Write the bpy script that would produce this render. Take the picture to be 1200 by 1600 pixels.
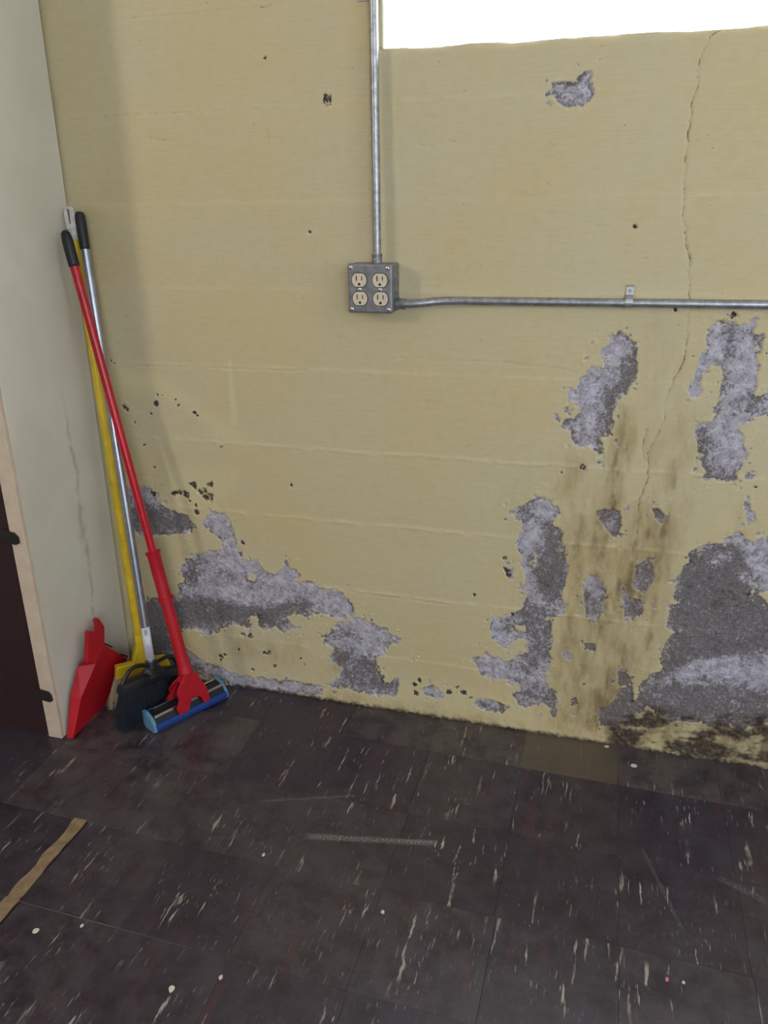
import bpy, bmesh, math, random
import numpy as np
from mathutils import Vector, Matrix

# ------------------------------------------------------------------ clear
for o in list(bpy.data.objects):
    bpy.data.objects.remove(o, do_unlink=True)
scene = bpy.context.scene
COL = scene.collection
random.seed(7)
rng = np.random.default_rng(11)

# ------------------------------------------------------------------ camera
F_PX, PITCH, YAW, ROLL, CAM_H, CAM_D = 1220.0, 21.63, 15.7, -0.77, 1.347, 1.8
_p, _y, _r = math.radians(PITCH), math.radians(YAW), math.radians(ROLL)
CF = Vector((-math.sin(_y) * math.cos(_p), math.cos(_y) * math.cos(_p), -math.sin(_p)))
_R = Vector((math.cos(_y), math.sin(_y), 0))
_U = _R.cross(CF)
CR = _R * math.cos(_r) + _U * math.sin(_r)
CU = -_R * math.sin(_r) + _U * math.cos(_r)
CC = Vector((0, -CAM_D, CAM_H))
cam_data = bpy.data.cameras.new('camera')
cam = bpy.data.objects.new('camera', cam_data)
COL.objects.link(cam)
cam_data.sensor_fit = 'HORIZONTAL'
cam_data.sensor_width = 36.0
cam_data.lens = 36.0 * F_PX / 1200.0
cam_data.clip_start = 0.02
cam.matrix_world = Matrix(((CR.x, CU.x, -CF.x, CC.x), (CR.y, CU.y, -CF.y, CC.y),
                           (CR.z, CU.z, -CF.z, CC.z), (0, 0, 0, 1)))
scene.camera = cam

# ------------------------------------------------------------------ world, lights, exposure
scene.view_settings.view_transform = 'Standard'
scene.view_settings.look = 'None'
scene.view_settings.gamma = 1.0
scene.view_settings.use_curve_mapping = False
scene.view_settings.exposure = -0.06
world = bpy.data.worlds.new('overcast_sky')
scene.world = world
world.use_nodes = True
_bg = world.node_tree.nodes['Background']
_bg.inputs['Color'].default_value = (0.80, 0.90, 1.0, 1)
_bg.inputs['Strength'].default_value = 9.5


def area_light(name, loc, target, sx, sy, power, color, spread=180):
    d = bpy.data.lights.new(name, 'AREA')
    d.shape = 'RECTANGLE'
    d.size, d.size_y, d.energy, d.color = sx, sy, power, color
    d.spread = math.radians(spread)
    o = bpy.data.objects.new(name, d)
    COL.objects.link(o)
    o.location = loc
    o.rotation_euler = (Vector(target) - Vector(loc)).to_track_quat('-Z', 'Y').to_euler()
    return o


# ceiling fixture of the room, front left of the wall; daylight through the rear window
area_light('ceiling_lamp_light', (-2.62, -2.9, 2.35), (-0.6, 0, 1.1), 0.28, 0.28, 23, (1.0, 0.88, 0.70))
area_light('rear_window_daylight', (1.45, -4.45, 1.7), (-0.3, 0, 1.0), 1.5, 1.3, 17, (0.88, 0.94, 1.0))
area_light('right_window_daylight', (2.5, -1.9, 1.75), (-1.0, -0.5, 0.9), 1.4, 1.1, 25, (0.82, 0.91, 1.0))
# light portal in the high window: guides the sky light into the room
portal = area_light('high_window_portal', (0.362, 0.27, 2.0), (0.362, -1.0, 2.0), 1.70, 0.71, 1, (1, 1, 1))
portal.data.cycles.is_portal = True


# ------------------------------------------------------------------ pixel rays (photo frame 1200 x 1600)
def _ray(x, y):
    return CF * F_PX + CR * (x - 600) - CU * (y - 800)


def on_y(x, y, Y=0.0):
    v = _ray(x, y)
    return CC + v * ((Y - CC.y) / v.y)


def on_z(x, y, Z=0.0):
    v = _ray(x, y)
    return CC + v * ((Z - CC.z) / v.z)


def on_x(x, y, X):
    v = _ray(x, y)
    return CC + v * ((X - CC.x) / v.x)


# ------------------------------------------------------------------ helpers: objects
def tag(o, label=None, cat=None, group=None, kind=None):
    if label: o['label'] = label
    if cat: o['category'] = cat
    if group: o['group'] = group
    if kind: o['kind'] = kind
    return o


def thing(name, loc, label, cat, group=None):
    o = bpy.data.objects.new(name, None)
    o.empty_display_size = 0.05
    COL.objects.link(o)
    o.location = loc
    return tag(o, label, cat, group)


def wloc(o):
    v = Vector(o.location)
    while o.parent:
        o = o.parent
        v += Vector(o.location)
    return v


class MB:
    def __init__(self):
        self.v, self.f = [], []

    def add(self, vs, fs):
        b = len(self.v)
        self.v += [tuple(p) for p in vs]
        self.f += [tuple(b + i for i in f) for f in fs]
        return self

    def box(self, lo, hi, M=None):
        x0, y0, z0 = lo
        x1, y1, z1 = hi
        vs = [(x0, y0, z0), (x1, y0, z0), (x1, y1, z0), (x0, y1, z0), (x0, y0, z1), (x1, y0, z1), (x1, y1, z1), (x0, y1, z1)]
        if M is not None: vs = [M @ Vector(p) for p in vs]
        return self.add(vs, [(3, 2, 1, 0), (4, 5, 6, 7), (0, 1, 5, 4), (1, 2, 6, 5), (2, 3, 7, 6), (3, 0, 4, 7)])

    def tube(self, pts, rad, n=14, caps=True, sx=1.0, up=None):
        """pts: polyline, rad: number or list. sx squashes the section along one axis"""
        pts = [Vector(p) for p in pts]
        if not isinstance(rad, (list, tuple)): rad = [rad] * len(pts)
        vs, fs = [], []
        prev = None
        for i, p in enumerate(pts):
            t = (pts[min(i + 1, len(pts) - 1)] - pts[max(i - 1, 0)])
            if t.length < 1e-9: t = prev_t
            t = t.normalized(); prev_t = t
            a = Vector(up) if up is not None else (prev if prev is not None else (Vector((0, 0, 1)) if abs(t.z) < 0.9 else Vector((1, 0, 0))))
            a = (a - t * a.dot(t)).normalized()
            b = t.cross(a)
            prev = a
            for k in range(n):
                th = 2 * math.pi * k / n
                vs.append(p + a * math.cos(th) * rad[i] + b * math.sin(th) * rad[i] * sx)
        for i in range(len(pts) - 1):
            for k in range(n):
                fs.append((i * n + k, i * n + (k + 1) % n, (i + 1) * n + (k + 1) % n, (i + 1) * n + k))
        if caps:
            fs.append(tuple(range(n - 1, -1, -1)))
            fs.append(tuple((len(pts) - 1) * n + k for k in range(n)))
        return self.add(vs, fs)

    def prism(self, poly, ext):
        """polygon (3D points) extruded by a vector"""
        ext = Vector(ext)
        n = len(poly)
        P = [Vector(p) for p in poly]
        vs = P + [p + ext for p in P]
        fs = [tuple(range(n - 1, -1, -1)), tuple(range(n, 2 * n))]
        fs += [(i, (i + 1) % n, n + (i + 1) % n, n + i) for i in range(n)]
        return self.add(vs, fs)

    def build(self, name, mat, parent=None, bevel=0.0, smooth=False, seg=2, auto=None):
        off = wloc(parent) if parent else Vector((0, 0, 0))
        me = bpy.data.meshes.new(name)
        me.from_pydata([tuple(Vector(p) - off) for p in self.v], [], self.f)
        bm = bmesh.new()
        bm.from_mesh(me)
        bmesh.ops.recalc_face_normals(bm, faces=bm.faces)
        if bevel > 0:
            es = [e for e in bm.edges if len(e.link_faces) == 2 and e.calc_face_angle(0) > 0.5]
            bmesh.ops.bevel(bm, geom=es, offset=bevel, segments=seg, affect='EDGES', profile=0.5, clamp_overlap=True)
        if smooth or auto:
            for f in bm.faces: f.smooth = True
        if auto:
            for e in bm.edges:
                if len(e.link_faces) == 2 and e.calc_face_angle(0) > auto: e.smooth = False
        bm.to_mesh(me)
        bm.free()
        o = bpy.data.objects.new(name, me)
        if mat: me.materials.append(mat)
        COL.objects.link(o)
        if parent: o.parent = parent
        return o


# ------------------------------------------------------------------ helpers: materials
class NT:
    def __init__(self, name):
        self.m = bpy.data.materials.new(name)
        self.m.use_nodes = True
        self.t = self.m.node_tree
        self.b = self.t.nodes['Principled BSDF']

    def n(self, typ, ins=None, **props):
        nd = self.t.nodes.new(typ)
        for k, v in props.items(): setattr(nd, k, v)
        for k, v in (ins or {}).items():
            s = nd.inputs[k]
            if isinstance(v, bpy.types.NodeSocket): self.t.links.new(v, s)
            else: s.default_value = v
        return nd

    def set(self, **kw):
        for k, v in kw.items():
            s = self.b.inputs[k.replace('_', ' ')]
            if isinstance(v, bpy.types.NodeSocket): self.t.links.new(v, s)
            else: s.default_value = v
        return self

    def math(self, op, a, b=0.0, c=None, clamp=False):
        d = {0: a, 1: b}
        if c is not None: d[2] = c
        return self.n('ShaderNodeMath', d, operation=op, use_clamp=clamp).outputs[0]

    def ramp(self, x, a, b, lo=0.0, hi=1.0, smooth=True):
        nd = self.n('ShaderNodeMapRange', {0: x, 1: a, 2: b, 3: lo, 4: hi}, clamp=True)
        if smooth: nd.interpolation_type = 'SMOOTHSTEP'
        return nd.outputs[0]

    def mix(self, f, a, b, mode='MIX'):
        nd = self.n('ShaderNodeMix', data_type='RGBA', blend_type=mode)
        for i, v in ((0, f), (6, a), (7, b)):
            s = nd.inputs[i]
            if isinstance(v, bpy.types.NodeSocket): self.t.links.new(v, s)
            else: s.default_value = v if i == 0 else tuple(v) + ((1,) if len(v) == 3 else ())
        return nd.outputs[2]

    def noise(self, vec, scale, detail=3, rough=0.55):
        return self.n('ShaderNodeTexNoise', {'Vector': vec, 'Scale': scale, 'Detail': detail, 'Roughness': rough}).outputs[0]

    def obj(self):
        return self.n('ShaderNodeTexCoord').outputs['Object']

    def pos(self):
        return self.n('ShaderNodeNewGeometry').outputs['Position']

    def mapv(self, vec, scale=(1, 1, 1), loc=(0, 0, 0), rot=(0, 0, 0)):
        return self.n('ShaderNodeMapping', {'Vector': vec, 'Scale': scale, 'Location': loc, 'Rotation': rot}).outputs[0]

    def bump(self, h, strength=0.3, dist=0.002):
        nd = self.n('ShaderNodeBump', {'Height': h, 'Strength': strength, 'Distance': dist})
        self.t.links.new(nd.outputs[0], self.b.inputs['Normal'])

    def attr(self, name, typ='GEOMETRY'):
        return self.n('ShaderNodeAttribute', attribute_name=name, attribute_type=typ).outputs['Fac']


def srgb(r, g, b):
    return tuple(((c / 255) / 12.92 if c / 255 <= 0.04045 else ((c / 255 + 0.055) / 1.055) ** 2.4) for c in (r, g, b))


def plain(name, col, rough=0.5, metal=0.0, var=0.12, scale=60, bump=0.0, spec=0.5, wear=None):
    """a simple painted / moulded material with slight mottling and optional wear specks"""
    t = NT(name)
    co = t.obj()
    nz = t.noise(co, scale, 4)
    dk = tuple(c * (1 - var) for c in col)
    lt = tuple(min(1, c * (1 + var)) for c in col)
    c = t.mix(t.ramp(nz, 0.3, 0.7), dk, lt)
    if wear:
        w = t.ramp(t.noise(co, wear[1], 5, 0.7), wear[2], wear[2] + 0.04)
        c = t.mix(w, c, wear[0])
    t.set(Base_Color=c, Roughness=rough, Metallic=metal, Specular_IOR_Level=spec)
    if bump: t.bump(nz, bump, 0.001)
    return t.m


# ================================================================== WALL FIELDS
# fine grid of the damaged wall; masks are stored per vertex (peeled plaster, damp, dirt, cracks)
XL, XR, ZT = -3.2, 2.6, 2.75
FX0, FX1, FZ1, STEP = -1.37, 0.66, 1.80, 0.0028
WX0, WX1, WZ0, WZ1 = -0.496, 1.22, 1.645, 2.36       # window opening
fx = np.arange(FX0, FX1, STEP)
fz = np.arange(0.0, FZ1, STEP)
# snap two grid lines onto the window edges
fx[np.argmin(abs(fx - WX0))] = WX0
fz[np.argmin(abs(fz - WZ0))] = WZ0
xs = np.concatenate([np.linspace(XL, FX0, 14)[:-1], fx, [0.8, 1.0, WX1, 1.7, XR]])
zs = np.concatenate([fz, [1.9, 2.1, WZ1, 2.55, ZT]])
GX, GZ = np.meshgrid(xs, zs)
gx, gz = GX.ravel(), GZ.ravel()


def vnoise(x, z, cell, seed, octs=3, gain=0.5):
    """smooth value noise, about -1..1"""
    out = np.zeros_like(x)
    amp, tot = 1.0, 0.0
    for o in range(octs):
        r = np.random.default_rng(seed * 17 + o)
        N = 257
        tab = r.uniform(-1, 1, (N, N))
        u, w = x / cell + 31.7 * (o + 1), z / cell + 17.3 * (o + 1)
        iu, iw = np.floor(u).astype(int), np.floor(w).astype(int)
        a, b = u - iu, w - iw
        a, b = a * a * (3 - 2 * a), b * b * (3 - 2 * b)
        i0, i1, j0, j1 = iu % N, (iu + 1) % N, iw % N, (iw + 1) % N
        out += amp * ((tab[j0, i0] * (1 - a) + tab[j0, i1] * a) * (1 - b) + (tab[j1, i0] * (1 - a) + tab[j1, i1] * a) * b)
        tot += amp
        amp *= gain
        cell *= 0.5
    return out / tot * 1.4


def wallpts(pts, ox=0, oy=0, s=1.0):
    r = [on_y(ox + x * s, oy + y * s, 0.0) for x, y in pts]
    return np.array([(p.x, p.z) for p in r])


def poly_sdf(P, pad=0.05):
    """signed distance (positive inside) of the grid points near the polygon"""
    lo, hi = P.min(0) - pad, P.max(0) + pad
    idx = np.nonzero((gx > lo[0]) & (gx < hi[0]) & (gz > lo[1]) & (gz < hi[1]))[0]
    x, z = gx[idx], gz[idx]
    d2 = np.full(len(idx), 1e9)
    ins = np.zeros(len(idx), bool)
    n = len(P)
    for i in range(n):
        a, b = P[i], P[(i + 1) % n]
        e = b - a
        t = np.clip(((x - a[0]) * e[0] + (z - a[1]) * e[1]) / max(e @ e, 1e-12), 0, 1)
        d2 = np.minimum(d2, (x - a[0] - t * e[0]) ** 2 + (z - a[1] - t * e[1]) ** 2)
        c = (a[1] > z) != (b[1] > z)
        with np.errstate(divide='ignore', invalid='ignore'):
            ins ^= c & (x < (b[0] - a[0]) * (z - a[1]) / (b[1] - a[1]) + a[0])
    d = np.sqrt(d2)
    return idx, np.where(ins, d, -d)


def line_dist(P, pad=0.03):
    lo, hi = P.min(0) - pad, P.max(0) + pad
    idx = np.nonzero((gx > lo[0]) & (gx < hi[0]) & (gz > lo[1]) & (gz < hi[1]))[0]
    x, z = gx[idx], gz[idx]
    d2 = np.full(len(idx), 1e9)
    for a, b in zip(P[:-1], P[1:]):
        e = b - a
        t = np.clip(((x - a[0]) * e[0] + (z - a[1]) * e[1]) / max(e @ e, 1e-12), 0, 1)
        d2 = np.minimum(d2, (x - a[0] - t * e[0]) ** 2 + (z - a[1] - t * e[1]) ** 2)
    return idx, np.sqrt(d2)


peel = np.full(gx.shape, -0.05)
dark = np.zeros(gx.shape)
stain = np.zeros(gx.shape)
grime = np.zeros(gx.shape)
pale = np.zeros(gx.shape)
crack = np.full(gx.shape, 0.03)


def add_peel(P):
    i, d = poly_sdf(P)
    peel[i] = np.maximum(peel[i], d)


def cut_peel(P):
    i, d = poly_sdf(P)
    peel[i] = np.minimum(peel[i], -d)


def paint(field, P, val=1.0, soft=0.015):
    i, d = poly_sdf(P, soft * 2)
    field[i] = np.maximum(field[i], val * np.clip(d / soft * 0.5 + 0.5, 0, 1))


R4 = (840, 480, 0.3)
R5 = (700, 760, 0.41667)
R6 = (180, 700, 0.38333)
R8 = (840, 80, 0.1)
R3 = (400, 1050, 0.33333)
# --- peeled areas (outlines on the wall plane)
PE = [
    (R6, [(45, 160), (150, 160), (170, 215), (240, 260), (300, 270), (320, 320), (270, 360), (200, 355), (130, 370), (80, 350), (50, 300)]),
    (R6, [(345, 315), (365, 285), (400, 262), (450, 275), (470, 310), (495, 360), (500, 410), (530, 450), (570, 460), (600, 490), (645, 515), (680, 490), (690, 455), (720, 480), (755, 520), (745, 545), (790, 545), (830, 560), (870, 580), (920, 580), (975, 640), (975, 680), (940, 700), (880, 700), (840, 680), (780, 690), (740, 680), (700, 690), (735, 740), (690, 765), (650, 735), (600, 745), (570, 720), (540, 740), (490, 720), (440, 735), (400, 765), (350, 755), (300, 740), (240, 745), (230, 790), (290, 830), (250, 850), (80, 800), (90, 640), (130, 620), (200, 600), (250, 600), (260, 560), (280, 530), (260, 520), (280, 460), (340, 430), (400, 415), (430, 415), (430, 380), (400, 350)]),
    (R6, [(940, 700), (985, 690), (1040, 705), (1110, 740), (1155, 780), (1140, 800), (1105, 810), (1100, 840), (1060, 850), (1065, 890), (1090, 930), (1100, 965), (1140, 930), (1155, 960), (1145, 1010), (1080, 1015), (1000, 1000), (900, 980), (870, 965), (910, 940), (915, 900), (860, 850), (905, 825), (860, 805), (835, 770), (880, 740)]),
    (R6, [(100, 760), (230, 790), (300, 830), (390, 885), (500, 922), (620, 938), (720, 952), (850, 968), (850, 1010), (700, 1000), (560, 980), (420, 950), (330, 925), (90, 880)]),
    (R5, [(330, 30), (390, 60), (415, 90), (405, 150), (430, 190), (440, 260), (455, 300), (450, 380), (430, 420), (440, 460), (400, 490), (385, 520), (395, 570), (385, 620), (390, 660), (370, 700), (370, 750), (410, 780), (410, 840), (400, 865), (375, 840), (360, 820), (320, 820), (290, 840), (250, 810), (245, 780), (265, 760), (260, 740), (200, 720), (150, 720), (110, 690), (90, 650), (140, 625), (200, 650), (240, 650), (265, 630), (300, 620), (270, 580), (235, 590), (215, 620), (180, 580), (155, 540), (160, 495), (220, 490), (260, 470), (290, 430), (285, 390), (260, 380), (295, 365), (280, 320), (270, 300), (265, 250), (245, 215), (265, 190), (265, 140), (230, 105), (240, 85), (280, 75)]),
    (R5, [(90, 815), (120, 795), (170, 800), (235, 830), (200, 845), (130, 840)]),
    (R3, [(780, 75), (830, 65), (885, 110), (870, 130), (790, 110)]),
    (R3, [(640, 40), (665, 30), (668, 70), (640, 110), (615, 80)]),
    (R5, [(1105, 140), (1120, 190), (1150, 210), (1230, 180), (1260, 380), (1150, 400), (1200, 430), (1260, 420), (1260, 900), (1200, 890), (1100, 910), (1000, 900), (900, 880), (830, 890), (800, 850), (750, 830), (700, 860), (690, 890), (640, 900), (640, 870), (660, 830), (700, 800), (715, 740), (760, 715), (800, 690), (800, 640), (810, 590), (840, 550), (820, 530), (850, 400), (860, 330), (890, 300), (910, 255), (960, 225), (1030, 215), (1060, 185)]),
    (R5, [(1115, 60), (1130, 80), (1150, 100), (1145, 135), (1120, 125)]),
    (R5, [(560, 100), (610, 85), (645, 90), (650, 150), (630, 200), (600, 170), (570, 130)]),
    (R5, [(765, 85), (795, 85), (812, 110), (800, 140), (780, 115)]),
    (R5, [(535, 332), (575, 350), (587, 390), (580, 470), (560, 505), (520, 490), (510, 440), (512, 360)]),
    (R5, [(700, 300), (750, 275), (775, 310), (770, 360), (735, 405), (700, 380)]),
    (R5, [(655, 380), (680, 420), (725, 430), (735, 470), (690, 500), (660, 490), (655, 440)]),
    (R5, [(510, 590), (555, 590), (550, 620), (515, 610)]),
    (R5, [(420, 622), (450, 618), (457, 650), (430, 640)]),
    (R5, [(635, 690), (665, 685), (690, 740), (640, 750)]),
    (R5, [(575, 830), (600, 835), (650, 760), (690, 750), (700, 830), (640, 900), (570, 900)]),
    (R5, [(460, 800), (480, 790), (488, 815), (465, 825)]),
    (R4, [(370, 150), (435, 120), (480, 140), (525, 190), (525, 260), (510, 330), (495, 400), (490, 440), (440, 470), (410, 500), (400, 560), (395, 670), (350, 680), (325, 720), (345, 770), (330, 790), (290, 795), (300, 760), (290, 725), (220, 720), (170, 680), (160, 650), (125, 620), (150, 580), (220, 570), (220, 540), (200, 500), (150, 490), (140, 440), (200, 430), (215, 380), (240, 360), (265, 305), (330, 310), (350, 290), (330, 250), (325, 215), (365, 190)]),
    (R4, [(940, 75), (1010, 70), (1080, 90), (1130, 60), (1140, 95), (1120, 130), (1180, 160), (1165, 220), (1150, 280), (1150, 400), (1190, 420), (1150, 450), (1300, 460), (1300, 560), (1130, 570), (1060, 620), (1060, 660), (1100, 740), (1080, 800), (1060, 860), (1020, 895), (960, 905), (900, 905), (865, 890), (860, 800), (830, 720), (815, 640), (830, 615), (890, 610), (915, 570), (935, 490), (940, 420), (960, 360), (950, 300), (900, 285), (880, 310), (860, 380), (845, 440), (820, 485), (790, 450), (800, 390), (830, 310), (860, 240), (880, 160), (910, 100)]),
    (R8, [(230, 500), (400, 470), (570, 480), (640, 400), (720, 300), (820, 300), (870, 360), (830, 470), (880, 650), (820, 770), (720, 860), (420, 870), (300, 760), (290, 690), (180, 665), (230, 600)]),
]
for (ox, oy, s), pl in PE:
    add_peel(wallpts(pl, ox, oy, s))
for pl in ([(250, 520), (285, 525), (290, 548), (262, 545)], [(262, 572), (300, 585), (290, 600), (268, 592)], [(300, 285), (325, 278), (318, 297)]):
    cut_peel(wallpts(pl, *R5))
for pl in ([(540, 515), (575, 515), (565, 545), (540, 535)], [(555, 690), (580, 695), (575, 725), (552, 715)]):
    cut_peel(wallpts(pl, *R6))
# ragged outlines
core = peel.copy()
peel = peel + 0.0070 * vnoise(gx, gz, 0.020, 3, 2, 0.6) + 0.0050 * vnoise(gx, gz, 0.0075, 4, 3, 0.7) - 0.001
for (ox, oy, s_), pl in PE:                     # small bare spots keep crisper outlines
    P_ = wallpts(pl, ox, oy, s_)
    if max(P_.max(0) - P_.min(0)) < 0.14:
        i_, d_ = poly_sdf(P_, 0.01)
        peel[i_] = np.maximum(peel[i_], d_ + 0.0022 * vnoise(gx[i_], gz[i_], 0.008, 8, 3, 0.6))
# many small chips close to the edges of the peeled plaster and in a few loose fields
near = np.clip((core + 0.035) / 0.03, 0, 1)
chips = vnoise(gx, gz, 0.011, 5, 2, 0.5) - (1.02 - 0.30 * near)
peel = np.maximum(peel, np.where(near > 0, chips * 0.012, -0.05))


def chip(px, py, r, tone=1.9):
    p = on_y(px, py, 0.0)
    rr = r * 0.00155
    i = np.nonzero((abs(gx - p.x) < rr * 3) & (abs(gz - p.z) < rr * 3))[0]
    d = rr - np.hypot(gx[i] - p.x, (gz[i] - p.z)) + 1.0 * rr * vnoise(gx[i], gz[i], 0.007, 9, 3, 0.7)
    peel[i] = np.maximum(peel[i], d)
    dark[i] = np.maximum(dark[i], (d > -0.002) * tone)


for px, py, r in ((289, 774, 7), (281, 771, 4), (324, 776, 8), (303, 759, 5), (298, 756, 3), (327, 758, 5), (313, 769, 5), (319, 766, 4), (306, 800, 4),
                  (270, 773, 4), (275, 770, 4), (296, 783, 2.5), (305, 790, 3), (379, 849, 4), (240, 772, 4), (243, 630, 4), (278, 634, 2.5), (303, 645, 3), (308, 650, 2.5),
                  (246, 617, 1.6), (253, 618, 1.6), (236, 647, 2.5), (225, 695, 2), (240, 730, 2), (345, 698, 2), (274, 625, 1.6), (313, 656, 1.6), (195, 636, 5), (199, 640, 4), (210, 660, 2),
                  (455, 758, 1.8), (456, 762, 1.8), (376, 866, 2.5), (420, 1021, 4), (412, 1020, 3), (380, 993, 5), (390, 995, 4), (372, 1015, 2.5), (430, 1041, 3), (345, 1028, 6), (352, 1024, 4),
                  (395, 1047, 3), (475, 1038, 2), (655, 1063, 5), (650, 1083, 4), (714, 1074, 3), (725, 1083, 5), (702, 1082, 5), (735, 1090, 3), (649, 1070, 4), (510, 155, 5),
                  (484, 363, 2.4), (413, 90, 1.6), (992, 354, 2.4), (1054, 483, 3), (1146, 490, 3), (1144, 495, 2.4), (911, 731, 4), (877, 738, 2.5),
                  (1157, 763, 1.6), (1181, 761, 1.6), (173, 562, 2.4), (178, 568, 1.8), (470, 1030, 2), (800, 960, 2), (741, 930, 2), (788, 873, 3), (790, 890, 4), (795, 900, 3), (912, 1070, 2)):
    chip(px, py, r)
for px, py, r in ((869, 653, 5), (872, 656, 3), (886, 641, 4), (892, 609, 3), (1168, 788, 3), (1172, 743, 5), (880, 606, 2), (893, 640, 3), (645, 1032, 3), (655, 1025, 2), (792, 880, 4), (798, 892, 5), (800, 902, 4)):
    chip(px, py, r, 0.15)

# --- tone of the bare plaster: 0 pale salts, 1 dark damp cement
DK = [
    (R6, [(60, 250), (120, 235), (200, 250), (300, 280), (310, 320), (250, 355), (180, 350), (120, 320), (60, 330)], 1.0),
    (R6, [(80, 620), (250, 610), (400, 620), (520, 650), (620, 650), (700, 625), (790, 640), (790, 690), (700, 690), (690, 760), (600, 740), (480, 720), (300, 740), (240, 745), (240, 830), (80, 830)], 1.0),
    (R6, [(270, 450), (340, 430), (360, 480), (330, 560), (260, 600), (250, 560)], 0.7),
    (R6, [(400, 480), (500, 500), (640, 530), (620, 570), (500, 560), (400, 560)], 0.35),
    (R6, [(890, 830), (960, 830), (1060, 870), (1080, 930), (1150, 960), (1140, 1000), (1000, 990), (900, 965), (920, 930), (900, 870)], 0.8),
    (R6, [(870, 740), (960, 740), (1000, 770), (900, 800), (850, 800)], 0.5),
    (R6, [(300, 850), (390, 900), (330, 930), (100, 880), (100, 800)], 0.7),
    (R5, [(360, 130), (410, 150), (440, 260), (455, 300), (450, 380), (430, 430), (380, 460), (330, 400), (300, 300), (340, 240)], 0.95),
    (R5, [(300, 430), (440, 460), (400, 490), (390, 660), (300, 720), (260, 730), (280, 640), (300, 560), (200, 540), (220, 500)], 0.65),
    (R5, [(250, 760), (360, 730), (410, 790), (400, 860), (330, 820), (260, 810)], 0.7),
    (R5, [(280, 60), (330, 70), (330, 120), (280, 130)], 0.5),
    (R5, [(90, 800), (240, 820), (230, 850), (90, 840)], 0.6),
    (R5, [(880, 240), (1060, 200), (1130, 260), (1200, 420), (1260, 430), (1260, 630), (1060, 640), (900, 690), (760, 740), (690, 890), (640, 900), (640, 860), (800, 640), (820, 530), (850, 400)], 1.0),
    (R5, [(700, 770), (850, 720), (1000, 740), (1260, 780), (1260, 930), (620, 930)], 0.85),
    (R5, [(555, 80), (660, 80), (650, 210), (600, 180)], 0.5),
    (R5, [(755, 80), (820, 80), (815, 150), (775, 130)], 1.0),
    (R5, [(505, 400), (595, 400), (585, 510), (520, 500)], 0.55),
    (R5, [(690, 290), (785, 270), (780, 410), (690, 400)], 0.6),
    (R5, [(650, 370), (740, 420), (735, 510), (650, 500)], 0.8),
    (R5, [(500, 580), (560, 580), (560, 630), (500, 620)], 0.7),
    (R5, [(560, 680), (710, 680), (710, 910), (560, 910)], 0.9),
    (R5, [(450, 785), (495, 785), (495, 830), (450, 830)], 0.7),
    (R4, [(500, 180), (530, 190), (530, 330), (500, 400), (490, 450), (420, 470), (400, 560), (400, 670), (350, 680), (330, 560), (380, 440), (440, 370), (470, 280)], 0.95),
    (R4, [(140, 590), (240, 580), (300, 660), (280, 720), (200, 710)], 0.45),
    (R4, [(300, 700), (345, 700), (350, 790), (300, 790)], 0.6),
    (R4, [(970, 90), (1040, 90), (1030, 260), (980, 290), (980, 440), (930, 500), (940, 380), (960, 300), (970, 200)], 0.7),
    (R4, [(1120, 140), (1190, 160), (1160, 300), (1130, 260)], 0.8),
    (R4, [(820, 620), (900, 610), (910, 780), (960, 860), (1040, 860), (1080, 880), (960, 910), (860, 900), (830, 720)], 0.85),
    (R4, [(960, 470), (1220, 470), (1220, 570), (1000, 590)], 0.4),
    (R8, [(220, 480), (600, 480), (600, 640), (330, 740), (230, 600)], 0.35),
]
for (ox, oy, s), pl, v in DK:
    paint(dark, wallpts(pl, ox, oy, s), v, 0.02)
# pale salt bands inside the dark cement
for (ox, oy, s), pl, v in [(R5, [(860, 690), (960, 640), (1080, 655), (1130, 670), (1260, 660), (1260, 740), (1120, 720), (960, 700), (880, 715)], 0.75),
                           (R5, [(1120, 270), (1260, 230), (1260, 380), (1150, 400), (1090, 350)], 0.55),
                           (R5, [(960, 260), (1060, 230), (1100, 290), (1000, 310)], 0.35),
                           (R6, [(360, 540), (420, 520), (430, 610), (380, 600)], 0.5)]:
    i, d = poly_sdf(wallpts(pl, ox, oy, s))
    dark[i] *= 1 - v * np.clip(d / 0.02 + 0.5, 0, 1)
dark = dark + (0.42 * vnoise(gx, gz, 0.035, 21, 4, 0.7) + 0.25 * vnoise(gx, gz, 0.006, 22, 2)) * (core > -0.02)
# crusty dark rim just inside many of the edges
dark += 0.55 * np.exp(-((peel - 0.004) / 0.004) ** 2) * (vnoise(gx, gz, 0.05, 23, 2) > 0.05) * (core > -0.02)
dark = np.clip(dark, 0, 2)

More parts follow.
